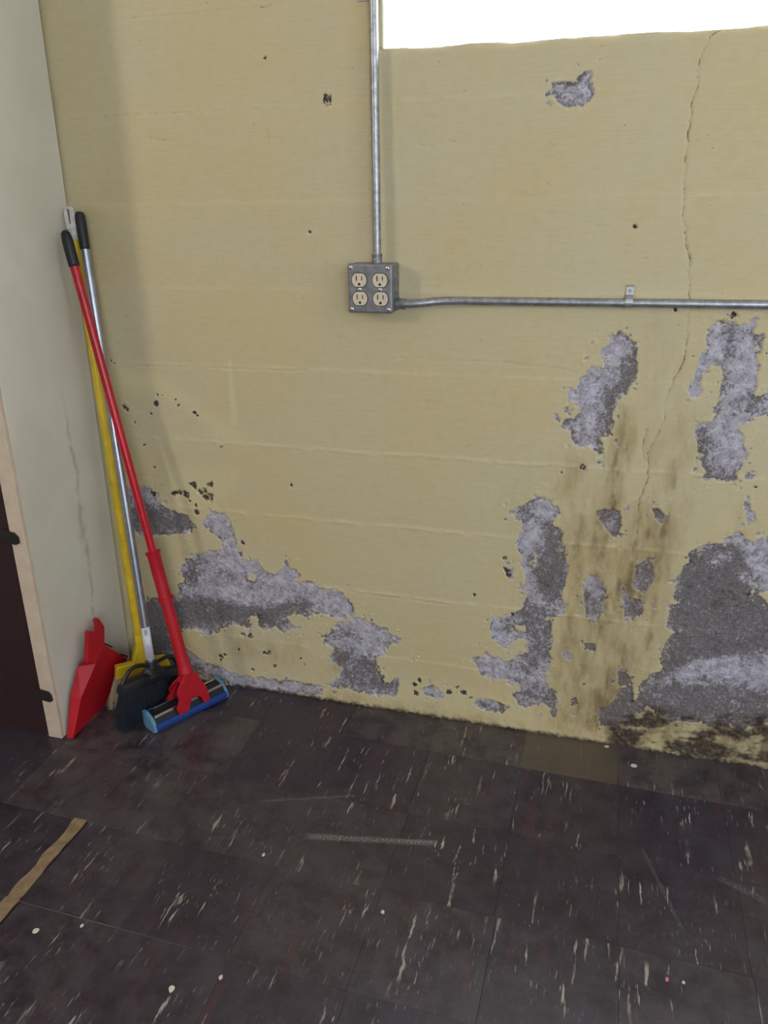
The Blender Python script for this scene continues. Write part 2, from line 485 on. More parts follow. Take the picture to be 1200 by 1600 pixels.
# --- brown damp runs and one faint darker area
ST = [
    ([(968, 640), (985, 640), (990, 690), (978, 780), (960, 830), (915, 830), (930, 760), (955, 700)], 0.85, 0.02),
    ([(925, 780), (985, 790), (975, 900), (965, 1000), (940, 1160), (880, 1150), (880, 1040), (905, 900)], 0.6, 0.04),
    ([(890, 800), (1060, 780), (1050, 900), (1010, 1000), (960, 1165), (850, 1140), (870, 1000)], 0.62, 0.05),
    ([(990, 480), (1090, 480), (1090, 700), (980, 700)], 0.16, 0.05),
    ([(1050, 715), (1062, 715), (1060, 765), (1047, 765)], 0.7, 0.008),
    ([(1032, 800), (1050, 800), (1035, 900), (1020, 1020), (1005, 1020), (1022, 900)], 0.75, 0.012),
    ([(900, 800), (925, 800), (905, 880), (888, 880)], 0.7, 0.015),
    ([(1010, 760), (1050, 760), (1060, 860), (1000, 900)], 0.35, 0.03),
    ([(1000, 650), (1100, 640), (1110, 780), (1040, 860), (990, 800)], 0.3, 0.04),
    ([(860, 690), (930, 720), (900, 800), (850, 760)], 0.35, 0.03),
    ([(960, 1020), (990, 1020), (970, 1150), (930, 1160)], 0.7, 0.02),
    ([(870, 960), (910, 960), (905, 1100), (870, 1080)], 0.4, 0.03),
    ([(980, 480), (1040, 480), (1030, 560), (990, 540)], 0.25, 0.03),
    ([(300, 640), (350, 640), (400, 720), (330, 760), (240, 740), (200, 700), (250, 660)], 0.08, 0.03),  # faint soft-edged darker area, not a run
    ([(520, 1000), (545, 1030), (535, 1055), (505, 1050)], 0.45, 0.015),
    ([(300, 985), (400, 990), (480, 1000), (470, 1050), (350, 1030)], 0.25, 0.03),
    ([(940, 1120), (1100, 1115), (1290, 1130), (1290, 1215), (1100, 1200), (930, 1175)], 0.62, 0.03),
    ([(640, 1110), (960, 1160), (960, 1180), (640, 1125)], 0.5, 0.01),
    ([(185, 1090), (470, 1090), (640, 1125), (185, 1125)], 0.3, 0.01),
]
for pl, v, s in ST:
    paint(stain, wallpts(pl), v, s)
stain *= 0.5 + 0.7 * np.clip(0.5 + vnoise(gx * 2.6, gz, 0.07, 31, 4, 0.6), 0, 1)
# faint tide marks over the low part of the wall at the right
stain = np.maximum(stain, 0.55 * np.clip((0.06 - gz) / 0.06, 0, 1) * np.clip(0.6 + 0.8 * vnoise(gx, gz, 0.08, 35, 3), 0, 1))
stain = np.maximum(stain, 0.30 * np.clip((gx + 0.35) / 0.3, 0, 1) * np.clip((0.95 - gz) / 0.3, 0, 1) * np.clip(0.4 + vnoise(gx * 3, gz, 0.12, 33, 4), 0, 1))
# black mould and dirt along the foot of the wall
GR = [
    ([(950, 1130), (1010, 1105), (1080, 1118), (1200, 1120), (1290, 1135), (1290, 1215), (1200, 1205), (1100, 1195), (1000, 1183), (945, 1168)], 0.80, 0.02),
    ([(975, 1120), (1000, 1110), (1020, 1150), (990, 1168), (955, 1158)], 1.0, 0.015),
    ([(1020, 1140), (1120, 1150), (1200, 1160), (1200, 1180), (1100, 1178), (1000, 1172)], 0.9, 0.015),
    ([(560, 1095), (960, 1163), (960, 1178), (560, 1108)], 0.6, 0.008),
    ([(1060, 1115), (1200, 1118), (1290, 1130), (1290, 1145), (1060, 1135)], 0.9, 0.012),
]
for pl, v, s in GR:
    paint(grime, wallpts(pl), v, s)
grime *= np.clip(0.75 + 1.5 * vnoise(gx * 0.55, gz, 0.035, 41, 4, 0.7), 0, 1)
grime = np.maximum(grime, 0.8 * np.clip((0.012 - gz) / 0.012, 0, 1))
# --- lighter, later paint strokes
for pl, v, s in (([(356, 560), (361, 560), (370, 640), (372, 666), (361, 668), (358, 620)], 0.7, 0.004),
                 ([(185, 575), (240, 585), (300, 625), (400, 690), (340, 690), (300, 640), (240, 610), (185, 605)], 0.6, 0.02),
                 ([(270, 730), (370, 735), (365, 760), (340, 790), (260, 800)], 0.5, 0.02),
                 ([(590, 1050), (830, 1090), (900, 1110), (890, 1140), (600, 1100)], 0.4, 0.03)):
    paint(pale, wallpts(pl), v, s)
# --- cracks
CK = [([(1140, 40), (1110, 55), (1100, 75), (1090, 110), (1088, 140), (1080, 165), (1078, 200), (1070, 250), (1068, 300), (1070, 350), (1075, 400), (1078, 440), (1076, 490), (1071, 540), (1070, 555), (1062, 580), (1048, 605), (1040, 620), (1036, 640), (1038, 655), (1025, 680), (1014, 710), (1012, 745), (1005, 765), (998, 790), (996, 830), (986, 870)], 0.0),
      ([(1010, 672), (1004, 700), (1008, 722)], 0.0003),
      ([(938, 975), (932, 992), (934, 1008), (926, 1030)], 0.0),
      ([(986, 660), (980, 700), (978, 740)], 0.0006),
      ([(1034, 820), (1028, 860), (1018, 930)], 0.0004),
      ([(232, 218), (250, 220), (272, 220)], 0.0006), ([(655, 228), (678, 229)], 0.0006), ([(700, 221), (712, 222)], 0.0006), ([(415, 205), (417, 222)], 0.0006),
      ([(95, 186), (575, 161)], 0.0009), ([(150, 32), (290, 22), (440, 6)], 0.0007), ([(185, 570), (300, 574), (480, 580)], 0.0011), ([(520, 920), (700, 945)], 0.0009), ([(610, 560), (760, 565), (900, 580)], 0.0012)]
for pl, o in CK:
    i, d = line_dist(wallpts(pl))
    gx0, gz0 = gx, gz
    gx, gz = gx0 + 0.004 * vnoise(gx0, gz0, 0.022, 55, 3, 0.6), gz0 + 0.003 * vnoise(gx0, gz0, 0.022, 56, 3, 0.6)
    i, d = line_dist(wallpts(pl))
    gx, gz = gx0, gz0
    d = d + o + 0.0006 * vnoise(gx[i], gz[i], 0.02, 51, 2)
    crack[i] = np.minimum(crack[i], d)

# --- relief: y < 0 stands proud of the wall
BOARD = [1.739, 1.545, 1.350, 1.155, 0.966, 0.762, 0.566, 0.366, 0.170]
rough_fine = vnoise(gx, gz, 0.008, 61, 3, 0.6)
ry = 0.0016 * vnoise(gx, gz, 0.25, 62, 3) + 0.00012 * vnoise(gx, gz * 6, 0.03, 63, 3)
for k, zb in enumerate(BOARD):
    zz = zb + 0.002 * vnoise(gx, gx * 0, 0.12, 70 + k, 3) + 0.002 * (gx + 0.5)
    amp = (0.0022 if zb < 0.9 else 0.0011) * (0.55 if zb in (1.155, 0.966, 0.170, 1.350) else 1.0)
    wob = np.clip(0.5 + vnoise(gx, gz, 0.02, 90 + k, 3) * 0.9, 0, 1.3)
    ry -= amp * wob * np.exp(-((gz - zz) / 0.0042) ** 2)
    ry += 0.0007 * np.tanh((gz - zz) / 0.006) * np.exp(-((gz - zz) / 0.05) ** 2)
pm = np.clip(peel / 0.0030 + 0.5, 0, 1)
pm = pm * pm * (3 - 2 * pm)
ry += pm * (0.0022 + 0.0020 * rough_fine + 0.002 * np.clip(dark, 0, 1))
ry -= 0.0006 * np.exp(-((peel + 0.003) / 0.0025) ** 2)               # lifted paint edge
ry += 0.003 * np.exp(-(crack / 0.0017) ** 2)
ry -= stain * 0.004 * np.clip(vnoise(gx * 2.2, gz, 0.05, 64, 3), -0.4, 1)
ry -= 0.006 * grime * np.clip(rough_fine, -0.3, 1)
ry -= 0.004 * np.clip((0.05 - gz) / 0.05, 0, 1) ** 2 * (1 + 0.7 * rough_fine)
# worn edge of the window sill
edge = np.clip((gz - (WZ0 - 0.018)) / 0.018, 0, 1) * (gx > WX0 - 0.01) * (gz <= WZ0 + 1e-6)
ry += edge ** 2 * (0.006 + 0.004 * vnoise(gx, gz, 0.05, 66, 3))
inside = (gx > FX0) & (gx < FX1 - 0.02) & (gz < FZ1 - 0.02)
ry = np.where(inside, np.maximum(ry, -0.008), 0.0)
sag = np.zeros_like(gz)
rim = (abs(gz - WZ0) < 1e-6) & (gx > WX0)
sag[rim] = 0.003 * vnoise(gx[rim], gz[rim], 0.06, 67, 3) - 0.002

nx, nz = len(xs), len(zs)
cxm = (xs[:-1] + xs[1:]) / 2
czm = (zs[:-1] + zs[1:]) / 2
J, I = np.meshgrid(np.arange(nz - 1), np.arange(nx - 1), indexing='ij')
keep = ~((cxm[I] > WX0) & (cxm[I] < WX1) & (czm[J] > WZ0) & (czm[J] < WZ1))
J, I = J[keep], I[keep]
quads = np.stack([J * nx + I, J * nx + I + 1, (J + 1) * nx + I + 1, (J + 1) * nx + I], 1).astype(np.int32)
me = bpy.data.meshes.new('wall_back')
co = np.stack([gx, ry, gz + sag], 1).astype(np.float32)
me.vertices.add(len(co))
me.vertices.foreach_set('co', co.ravel())
me.loops.add(quads.size)
me.loops.foreach_set('vertex_index', quads.ravel())
me.polygons.add(len(quads))
me.polygons.foreach_set('loop_start', np.arange(0, quads.size, 4, dtype=np.int32))
me.polygons.foreach_set('use_smooth', np.ones(len(quads), bool))
me.update(calc_edges=True)
for nm, arr in (('peel', peel), ('dark', dark), ('stain', stain), ('grime', grime), ('pale', pale), ('crack', crack)):
    a = me.attributes.new(nm, 'FLOAT', 'POINT')
    a.data.foreach_set('value', arr.astype(np.float32))


# ------------------------------------------------------------------ wall paint material
def wall_material():
    t = NT('peeling_yellow_paint')
    p = t.obj()
    fine = t.noise(p, 420, 4, 0.6)
    mid = t.noise(p, 45, 4, 0.6)
    big = t.noise(p, 3.0, 4, 0.55)
    grain = t.noise(t.mapv(p, (14, 1, 260)), 1.0, 3, 0.6)            # board grain, horizontal
    paintc = t.mix(t.ramp(big, 0.3, 0.7), srgb(200, 182, 141), srgb(198, 186, 155))
    paintc = t.mix(t.math('MULTIPLY', t.ramp(mid, 0.35, 0.75), 0.35), paintc, srgb(188, 172, 122))
    paintc = t.mix(t.math('MULTIPLY', t.ramp(grain, 0.45, 0.75), 0.30), paintc, srgb(180, 164, 118))
    # pin holes and tiny scuffs
    vor = t.n('ShaderNodeTexVoronoi', {'Vector': p, 'Scale': 38.0, 'Randomness': 1.0}).outputs['Distance']
    pin = t.math('MULTIPLY', t.ramp(vor, 0.06, 0.03), t.ramp(t.noise(p, 9, 2), 0.46, 0.58))
    paintc = t.mix(t.math('MULTIPLY', pin, 0.8), paintc, srgb(84, 72, 50))
    scr = t.noise(t.mapv(p, (9, 1, 70), rot=(0, 0.15, 0)), 2.2, 5, 0.7)
    paintc = t.mix(t.math('MULTIPLY', t.ramp(scr, 0.665, 0.70), 0.45), paintc, srgb(120, 104, 70))
    paintc = t.mix(t.math('MULTIPLY', t.attr('pale'), 0.7), paintc, srgb(214, 203, 156))
    st = t.attr('stain')
    stn = t.math('MULTIPLY', st, t.ramp(t.noise(t.mapv(p, (24, 1, 6)), 1.0, 5, 0.65), 0.25, 0.7, 0.55, 1.25))
    paintc = t.mix(t.ramp(stn, 0.05, 0.45, 0, 0.5), paintc, srgb(160, 138, 94))
    paintc = t.mix(t.ramp(stn, 0.35, 1.0, 0, 0.85), paintc, srgb(104, 84, 58))
    # bare plaster
    dk = t.math('ADD', t.attr('dark'), t.math('ADD', t.math('MULTIPLY', t.math('SUBTRACT', t.noise(p, 170, 5, 0.75), 0.5), 2.6), t.math('MULTIPLY', t.math('SUBTRACT', t.noise(p, 40, 4, 0.7), 0.5), 1.3)))
    pal = t.mix(t.ramp(mid, 0.3, 0.7), srgb(160, 154, 164), srgb(198, 193, 204))
    drk = t.mix(t.ramp(fine, 0.3, 0.7), srgb(90, 84, 86), srgb(134, 128, 130))
    bare = t.mix(t.ramp(dk, 0.05, 0.8), pal, drk)
    bare = t.mix(t.ramp(t.attr('dark'), 1.1, 1.7, 0, 0.9), bare, srgb(66, 54, 52))
    bare = t.mix(t.math('MULTIPLY', t.ramp(t.noise(p, 300, 3, 0.7), 0.60, 0.68), 0.6), bare, srgb(226, 222, 226))
    bare = t.mix(t.math('MULTIPLY', t.ramp(t.noise(p, 210, 4, 0.7), 0.57, 0.63), 0.7), bare, srgb(70, 62, 68))
    bare = t.mix(t.math('MULTIPLY', st, 0.5), bare, srgb(110, 92, 74))
    # ragged edge of the paint film
    pe = t.math('ADD', t.attr('peel'), t.math('MULTIPLY', t.math('SUBTRACT', t.noise(p, 260, 4, 0.7), 0.5), 0.010))
    isl = t.math('MULTIPLY', t.ramp(t.noise(p, 75, 5, 0.75), 0.57, 0.61), t.ramp(t.attr('peel'), 0.03, 0.0))
    bm_ = t.math('MULTIPLY', t.ramp(pe, -0.0004, 0.0004), t.math('SUBTRACT', 1.0, isl), clamp=True)
    rimm = t.math('MULTIPLY', t.ramp(pe, -0.0045, -0.0008), t.math('SUBTRACT', 1.0, bm_), clamp=True)
    paintc = t.mix(t.math('MULTIPLY', rimm, 0.18), paintc, srgb(222, 214, 176))
    c = t.mix(bm_, paintc, bare)
    ckn = t.math('ADD', t.attr('crack'), t.math('MULTIPLY', t.noise(p, 120, 3), 0.0016))
    c = t.mix(t.ramp(ckn, 0.0022, 0.0012, 0, 0.75), c, srgb(70, 58, 44))
    gr = t.math('MULTIPLY', t.attr('grime'), t.ramp(t.noise(p, 60, 5, 0.7), 0.25, 0.6, 0.4, 1.2))
    c = t.mix(t.ramp(gr, 0.0, 0.85, 0, 0.93), c, srgb(60, 49, 45))
    t.set(Base_Color=c, Roughness=t.math('ADD', 0.55, t.math('MULTIPLY', bm_, 0.4)), Specular_IOR_Level=0.3)
    h = t.math('ADD', t.math('MULTIPLY', t.math('SUBTRACT', 1.0, bm_), 1.2),
               t.math('ADD', t.math('MULTIPLY', fine, t.math('ADD', 0.22, t.math('MULTIPLY', bm_, 1.0))), t.math('MULTIPLY', grain, 0.10)))
    t.bump(h, 0.5, 0.0012)
    return t.m


M_WALL = wall_material()
me.materials.append(M_WALL)
wall_back = bpy.data.objects.new('wall_back', me)
COL.objects.link(wall_back)
tag(wall_back, 'board-marked concrete wall in peeling yellow paint with grey bare patches', kind='structure')

# ================================================================== MATERIALS
M_CREAM = plain('cream_gloss_board', srgb(216, 208, 190), 0.42, var=0.05, scale=5, bump=0.05, wear=(srgb(150, 138, 116), 14, 0.72))


def panel_material():
    t = NT('cream_panel_with_run_stain')
    w = t.pos()
    sep = t.n('ShaderNodeSeparateXYZ', {0: w})
    big = t.noise(w, 4, 4)
    c = t.mix(t.ramp(big, 0.3, 0.7), srgb(210, 203, 186), srgb(220, 214, 200))
    y0 = on_x(127, 800, -1.315).y
    wob = t.noise(t.n('ShaderNodeCombineXYZ', {2: sep.outputs[2]}).outputs[0], 5.0, 4)
    d = t.math('ABSOLUTE', t.math('SUBTRACT', sep.outputs[1], t.math('ADD', y0 - 0.05, t.math('MULTIPLY', wob, 0.1))))
    seg = t.math('MULTIPLY', t.ramp(sep.outputs[2], 0.95, 0.8), t.ramp(t.noise(w, 30, 4, 0.7), 0.35, 0.6))
    c = t.mix(t.math('MULTIPLY', t.math('MULTIPLY', t.ramp(d, 0.012, 0.001), seg), 0.4), c, srgb(140, 118, 88))
    bl = t.math('MULTIPLY', t.ramp(d, 0.035, 0.0), t.ramp(t.math('ABSOLUTE', t.math('SUBTRACT', sep.outputs[2], 0.53)), 0.12, 0.03))
    c = t.mix(t.math('MULTIPLY', t.math('MULTIPLY', bl, t.ramp(t.noise(w, 22, 4), 0.35, 0.65)), 0.35), c, srgb(150, 134, 108))
    vor = t.n('ShaderNodeTexVoronoi', {'Vector': w, 'Scale': 26.0}).outputs['Distance']
    pin = t.math('MULTIPLY', t.ramp(vor, 0.05, 0.025), t.ramp(t.noise(w, 9, 2), 0.5, 0.6))
    c = t.mix(t.math('MULTIPLY', pin, 0.7), c, srgb(90, 80, 66))
    t.set(Base_Color=c, Roughness=0.45)
    t.bump(t.noise(w, 60, 3), 0.05, 0.001)
    return t.m


M_PANEL = panel_material()
M_CREAM_EDGE = plain('cream_board_edge', srgb(206, 186, 164), 0.6, var=0.06, scale=30, wear=(srgb(110, 94, 78), 45, 0.70))
M_MAROON = plain('dark_maroon_board', srgb(50, 26, 30), 0.6, var=0.15, scale=20)
M_CLIP = plain('dark_bronze_clip', srgb(62, 58, 54), 0.5, 0.6, scale=150)
M_RED = plain('red_plastic', srgb(182, 12, 32), 0.55, var=0.06, scale=25)
M_REDTUBE = plain('red_coated_tube', srgb(182, 10, 32), 0.28, var=0.05, scale=25)
M_YELLOW = plain('yellow_plastic', srgb(226, 190, 44), 0.42, var=0.10, scale=30, wear=(srgb(150, 120, 50), 60, 0.72))
M_WHITECAP = plain('dirty_white_plastic', srgb(196, 190, 180), 0.5, var=0.15, scale=120)
M_BLACK = plain('black_rubber', srgb(26, 25, 30), 0.5, var=0.1)
M_BLACKP = plain('black_plastic', srgb(28, 28, 34), 0.45, var=0.1)
M_BRIST = plain('charcoal_bristle', srgb(44, 48, 58), 0.55, var=0.25, scale=400)
M_STRAW = plain('straw_fibre', srgb(190, 166, 138), 0.8, var=0.25, scale=300)
M_STEEL = plain('brushed_steel_tube', srgb(168, 172, 182), 0.34, 0.9, var=0.1, scale=40)
M_GALV = plain('galvanized_steel', srgb(164, 164, 168), 0.42, 0.85, var=0.22, scale=90)
M_BOX = plain('galvanized_box_steel', srgb(138, 138, 142), 0.5, 0.7, var=0.18, scale=70)
M_ZINC = plain('bright_zinc', srgb(206, 206, 206), 0.3, 0.9, var=0.08, scale=120)
M_CHROME = plain('chrome_strip', srgb(226, 226, 226), 0.18, 1.0, var=0.04)
M_IVORY = plain('ivory_outlet_plastic', srgb(214, 198, 174), 0.4, var=0.04)
M_SLOT = plain('dark_slot', srgb(20, 16, 14), 0.7)
M_BLUE = plain('blue_sponge', srgb(24, 62, 136), 0.75, var=0.2, scale=260, bump=0.4)
M_LBLUE = plain('light_blue_sponge_end', srgb(96, 142, 176), 0.8, var=0.2, scale=300, bump=0.5)
M_WHITEW = plain('white_reveal_paint', srgb(226, 224, 214), 0.6, var=0.04, scale=15)
M_CEIL = plain('pale_ceiling_paint', srgb(216, 214, 210), 0.8, var=0.03, scale=4)
M_ROOM = plain('room_wall_paint', srgb(206, 203, 198), 0.7, var=0.05, scale=4)
M_FLAKE = plain('white_paint_flake', srgb(214, 208, 196), 0.7, var=0.06, scale=200)
M_PINK = plain('pink_fleck', srgb(220, 120, 140), 0.6)


def label_material():
    t = NT('barcode_label_paper')
    co = t.obj()
    sep = t.n('ShaderNodeSeparateXYZ', {0: t.n('ShaderNodeUVMap').outputs[0]})
    u, v = sep.outputs[0], sep.outputs[1]
    bars = t.math('GREATER_THAN', t.n('ShaderNodeTexNoise', {'Vector': t.n('ShaderNodeCombineXYZ', {1: v}).outputs[0], 'Scale': 90.0, 'Detail': 1.0}).outputs[0], 0.5)
    inbar = t.math('MULTIPLY', t.math('COMPARE', v, 0.86, 0.09), t.math('COMPARE', u, 0.52, 0.13))
    lines = t.math('GREATER_THAN', t.n('ShaderNodeTexNoise', {'Vector': t.n('ShaderNodeCombineXYZ', {0: u, 1: v}).outputs[0], 'Scale': 55.0, 'Detail': 2.0}).outputs[0], 0.52)
    inl = t.math('MULTIPLY', t.math('COMPARE', v, 0.27, 0.2), t.math('COMPARE', u, 0.52, 0.16))
    f = t.math('MAXIMUM', t.math('MULTIPLY', bars, inbar), t.math('MULTIPLY', t.math('MULTIPLY', lines, inl), 0.6))
    t.set(Base_Color=t.mix(f, srgb(206, 206, 216), srgb(60, 60, 84)), Roughness=0.45)
    return t.m


def tile_material():
    t = NT('streaked_vinyl_tile')
    p = t.obj()
    rnd = t.n('ShaderNodeObjectInfo').outputs['Random']
    sh = t.n('ShaderNodeCombineXYZ', {0: t.math('MULTIPLY', rnd, 37.0), 1: t.math('MULTIPLY', rnd, 91.0), 2: rnd}).outputs[0]
    q = t.n('ShaderNodeVectorMath', {0: p, 1: sh}, operation='ADD').outputs[0]
    w = t.pos()
    big = t.noise(w, 4.5, 5, 0.6)
    mid = t.noise(w, 22, 5, 0.65)
    fine = t.noise(w, 240, 4, 0.7)
    tone = t.attr('tone', 'OBJECT')          # 0 dark maroon, 1 tan
    worn = t.attr('worn', 'OBJECT')          # grey dust film
    base = t.mix(t.ramp(mid, 0.3, 0.7), srgb(45, 35, 46), srgb(62, 54, 68))
    base = t.mix(t.math('MULTIPLY', t.ramp(fine, 0.35, 0.7), 0.5), base, srgb(38, 28, 33))
    red = t.ramp(t.noise(t.mapv(q, (34, 5, 1)), 1.0, 4, 0.6), 0.56, 0.7)
    base = t.mix(t.math('MULTIPLY', red, 0.35), base, srgb(92, 44, 52))
    base = t.mix(t.math('MULTIPLY', tone, t.ramp(mid, 0.2, 0.6, 0.75, 1.0)), base, t.mix(t.ramp(fine, 0.3, 0.7), srgb(84, 72, 56), srgb(104, 90, 72)))
    # streaks of the marbling, all running one way
    warp = t.n('ShaderNodeVectorMath', {0: q, 1: t.n('ShaderNodeVectorMath', {0: t.n('ShaderNodeTexNoise', {'Vector': q, 'Scale': 40.0}).outputs['Color'], 'Scale': 0.006}, operation='SCALE').outputs[0]}, operation='ADD').outputs[0]
    s1 = t.noise(t.mapv(warp, (78, 7.5, 1)), 1.0, 4, 0.6)
    s2 = t.noise(t.mapv(warp, (230, 26, 1), loc=(4, 9, 2)), 1.0, 4, 0.6)
    gate = t.ramp(t.noise(q, 9, 3, 0.6), 0.40, 0.64)
    st = t.math('MULTIPLY', t.math('MAXIMUM', t.ramp(s1, 0.628, 0.655), t.math('MULTIPLY', t.ramp(s2, 0.635, 0.675), 0.65)), gate)
    st = t.math('MULTIPLY', st, t.math('SUBTRACT', 1.0, t.math('MULTIPLY', tone, 0.9)))
    base = t.mix(t.math('MULTIPLY', st, 0.75), base, srgb(196, 186, 172))
    # dust film and scuffs
    dust = t.math('MULTIPLY', t.ramp(big, 0.42, 0.72), t.ramp(t.noise(w, 95, 5, 0.75), 0.42, 0.7, 0.15, 1.0))
    base = t.mix(t.math('MULTIPLY', dust, 0.20), base, srgb(126, 120, 124))
    base = t.mix(t.math('MULTIPLY', worn, t.ramp(t.noise(w, 11, 5, 0.7), 0.35, 0.62)), base, srgb(96, 91, 86))
    spk = t.n('ShaderNodeTexVoronoi', {'Vector': w, 'Scale': 75.0}).outputs['Distance']
    spm = t.math('MULTIPLY', t.ramp(spk, 0.07, 0.04), t.ramp(t.noise(w, 6, 3), 0.5, 0.62))
    base = t.mix(t.math('MULTIPLY', spm, 0.7), base, srgb(180, 174, 168))
    # long white drag marks
    sep = t.n('ShaderNodeSeparateXYZ', {0: w})
    for (ax, ay), (bx, by), wd, k in SCUFFS:
        dx, dy = bx - ax, by - ay
        L = math.hypot(dx, dy)
        ux, uy = dx / L, dy / L
        X = t.math('SUBTRACT', sep.outputs[0], ax)
        Y = t.math('SUBTRACT', sep.outputs[1], ay)
        al = t.math('ADD', t.math('MULTIPLY', X, ux), t.math('MULTIPLY', Y, uy))
        ac = t.math('ADD', t.math('MULTIPLY', X, -uy), t.math('MULTIPLY', Y, ux))
        m = t.math('MULTIPLY', t.ramp(t.math('ABSOLUTE', ac), wd, wd * 0.3), t.ramp(t.math('ABSOLUTE', t.math('SUBTRACT', al, L / 2)), L / 2, L / 2 * 0.8))
        m = t.math('MULTIPLY', m, t.ramp(t.noise(w, 330, 4, 0.75), 0.45, 0.62))
        base = t.mix(t.math('MULTIPLY', m, k), base, srgb(170, 164, 158))
    rough = t.math('ADD', 0.29, t.math('MULTIPLY', t.ramp(mid, 0.3, 0.7), 0.14))
    rough = t.math('ADD', rough, t.math('MULTIPLY', dust, 0.15))
    t.set(Base_Color=base, Roughness=rough, Specular_IOR_Level=0.7)
    t.bump(t.math('ADD', t.math('MULTIPLY', mid, 1.0), t.math('MULTIPLY', fine, 0.25)), 0.25, 0.0012)
    return t.m


def _f2(x, y):
    p = on_z(x, y, 0)
    return (p.x, p.y)


SCUFFS = [(_f2(470, 1306), _f2(690, 1318), 0.012, 0.8), (_f2(590, 1312), _f2(685, 1316), 0.006, 0.6), (_f2(400, 1252), _f2(560, 1243), 0.006, 0.35),
          (_f2(1000, 1320), _f2(1070, 1460), 0.006, 0.3), (_f2(1120, 1370), _f2(1200, 1410), 0.012, 0.35), (_f2(210, 1215), _f2(270, 1240), 0.05, 0.12)]
M_TILE = tile_material()
M_LABEL = label_material()
M_ADHES = plain('dark_tile_adhesive', srgb(40, 32, 32), 0.8, var=0.3, scale=60)
M_TAN = plain('bare_tan_underlay', srgb(142, 118, 90), 0.75, var=0.22, scale=45, bump=0.3, wear=(srgb(70, 56, 44), 90, 0.64))

# ================================================================== ROOM SHELL
m = MB().box((XL - 0.1, 0.014, 0), (WX0 - 0.013, 0.26, ZT)).box((WX1 + 0.013, 0.014, 0), (XR + 0.1, 0.26, ZT)).box((WX0 - 0.013, 0.014, 0), (WX1 + 0.013, 0.26, WZ0 - 0.021)).box((WX0 - 0.013, 0.014, WZ1 + 0.013), (WX1 + 0.013, 0.26, ZT))
core_o = m.build('wall_core', M_ROOM, wall_back)
YR = -4.6
tag(MB().box((XL - 0.1, YR - 0.1, 0), (XL, 0.0, ZT)).build('wall_left', M_ROOM), kind='structure')
tag(MB().box((XR, YR - 0.1, 0), (XR + 0.1, 0.0, ZT)).build('wall_right', M_ROOM), kind='structure')
tag(MB().box((XL, YR - 0.1, 0), (0.6, YR, ZT)).box((2.3, YR - 0.1, 0), (XR, YR, ZT)).box((0.6, YR - 0.1, 0), (2.3, YR, 1.0)).box((0.6, YR - 0.1, 2.4), (2.3, YR, ZT)).build('wall_front', M_ROOM), kind='structure')
tag(MB().box((XL - 0.1, YR - 0.1, ZT), (XR + 0.1, 0.26, ZT + 0.1)).build('ceiling', M_CEIL), kind='structure')

# floor slab and tiles
TH = 0.0032
floor = tag(MB().box((XL - 0.1, YR - 0.1, -0.12), (XR + 0.1, 0.03, -TH)).build('floor', M_ADHES), 'worn dark vinyl tile floor', kind='structure')
PX, PY, X0, Y0 = 0.2405, 0.2325, -0.112, -0.155
ANG = -0.018
tile_meshes = {}


def tile_mesh(w, d):
    key = (round(w, 4), round(d, 4))
    if key not in tile_meshes:
        b = MB()
        h, q = 0.0004, 0.0003
        x0, x1, y0, y1 = 0.0002, w - 0.0002, 0.0002, d - 0.0002
        b.add([(x0, y0, -TH), (x1, y0, -TH), (x1, y1, -TH), (x0, y1, -TH), (x0, y0, -q), (x1, y0, -q), (x1, y1, -q), (x0, y1, -q),
               (x0 + h, y0 + h, 0), (x1 - h, y0 + h, 0), (x1 - h, y1 - h, 0), (x0 + h, y1 - h, 0)],
              [(0, 1, 5, 4), (1, 2, 6, 5), (2, 3, 7, 6), (3, 0, 4, 7), (4, 5, 9, 8), (5, 6, 10, 9), (6, 7, 11, 10), (7, 4, 8, 11), (8, 9, 10, 11)])
        mm = bpy.data.meshes.new('tile')
        mm.from_pydata(b.v, [], b.f)
        mm.materials.append(M_TILE)
        tile_meshes[key] = mm
    return tile_meshes[key]


TONES = {(0, 0): (0.85, 0.3), (-1, 0): (0.10, 0.6), (1, 0): (0.06, 0.6), (2, 0): (0.05, 0.5), (3, 0): (0.1, 0.6), (-2, 0): (0.0, 0.4), (-5, 2): (0, 0.35), (-4, 1): (0, 0.5), (-5, 1): (0, 0.55), (-4, 2): (0, 0.35)}
for r in range(0, 13):
    for cidx in range(-9, 8):
        w, d = PX, PY
        lx = cidx * PX
        ly = -r * PY
        if r == 0:
            d = 0.158 + ANG * 0 + 0.02
        x = X0 + lx
        y = Y0 + ly + ANG * (x - X0) if r else Y0 + ANG * (x - X0)
        cut = (cidx == -5 and r in (3, 4))
        if cut: w = PX - 0.034
        o = bpy.data.objects.new('tile', tile_mesh(w, d))
        COL.objects.link(o)
        o.parent = floor
        yy = y if r == 0 else y
        o.location = (x, yy if r == 0 else Y0 + ly + ANG * (x - X0), 0)
        o.rotation_euler = (random.uniform(-0.0015, 0.0015), random.uniform(-0.0015, 0.0015), ANG)
        tn, wn = TONES.get((cidx, r), (0.0, random.choice([0, 0, 0.1, 0.2])))
        o['tone'], o['worn'] = float(tn), float(wn)
        if cut:
            b = MB()
            n = 16
            P = []
            wv = [random.random() for _ in range(n + 1)]
            for k in range(n + 1):
                e = 0.5 * wv[k] + 0.3 * wv[max(0, k - 1)] + 0.3 * math.sin(k * 0.9 + r)
                P.append((x + w - 0.002 + 0.007 * e, o.location.y + d * k / n, -0.0022))
            Q = [(x + PX - 0.001 - 0.004 * random.random(), p[1], -0.0022) for p in reversed(P)]
            b.prism([Vector(p) for p in P + Q], (0, 0, 0.0030))
            b.build('bare_underlay_strip', M_TAN, floor)

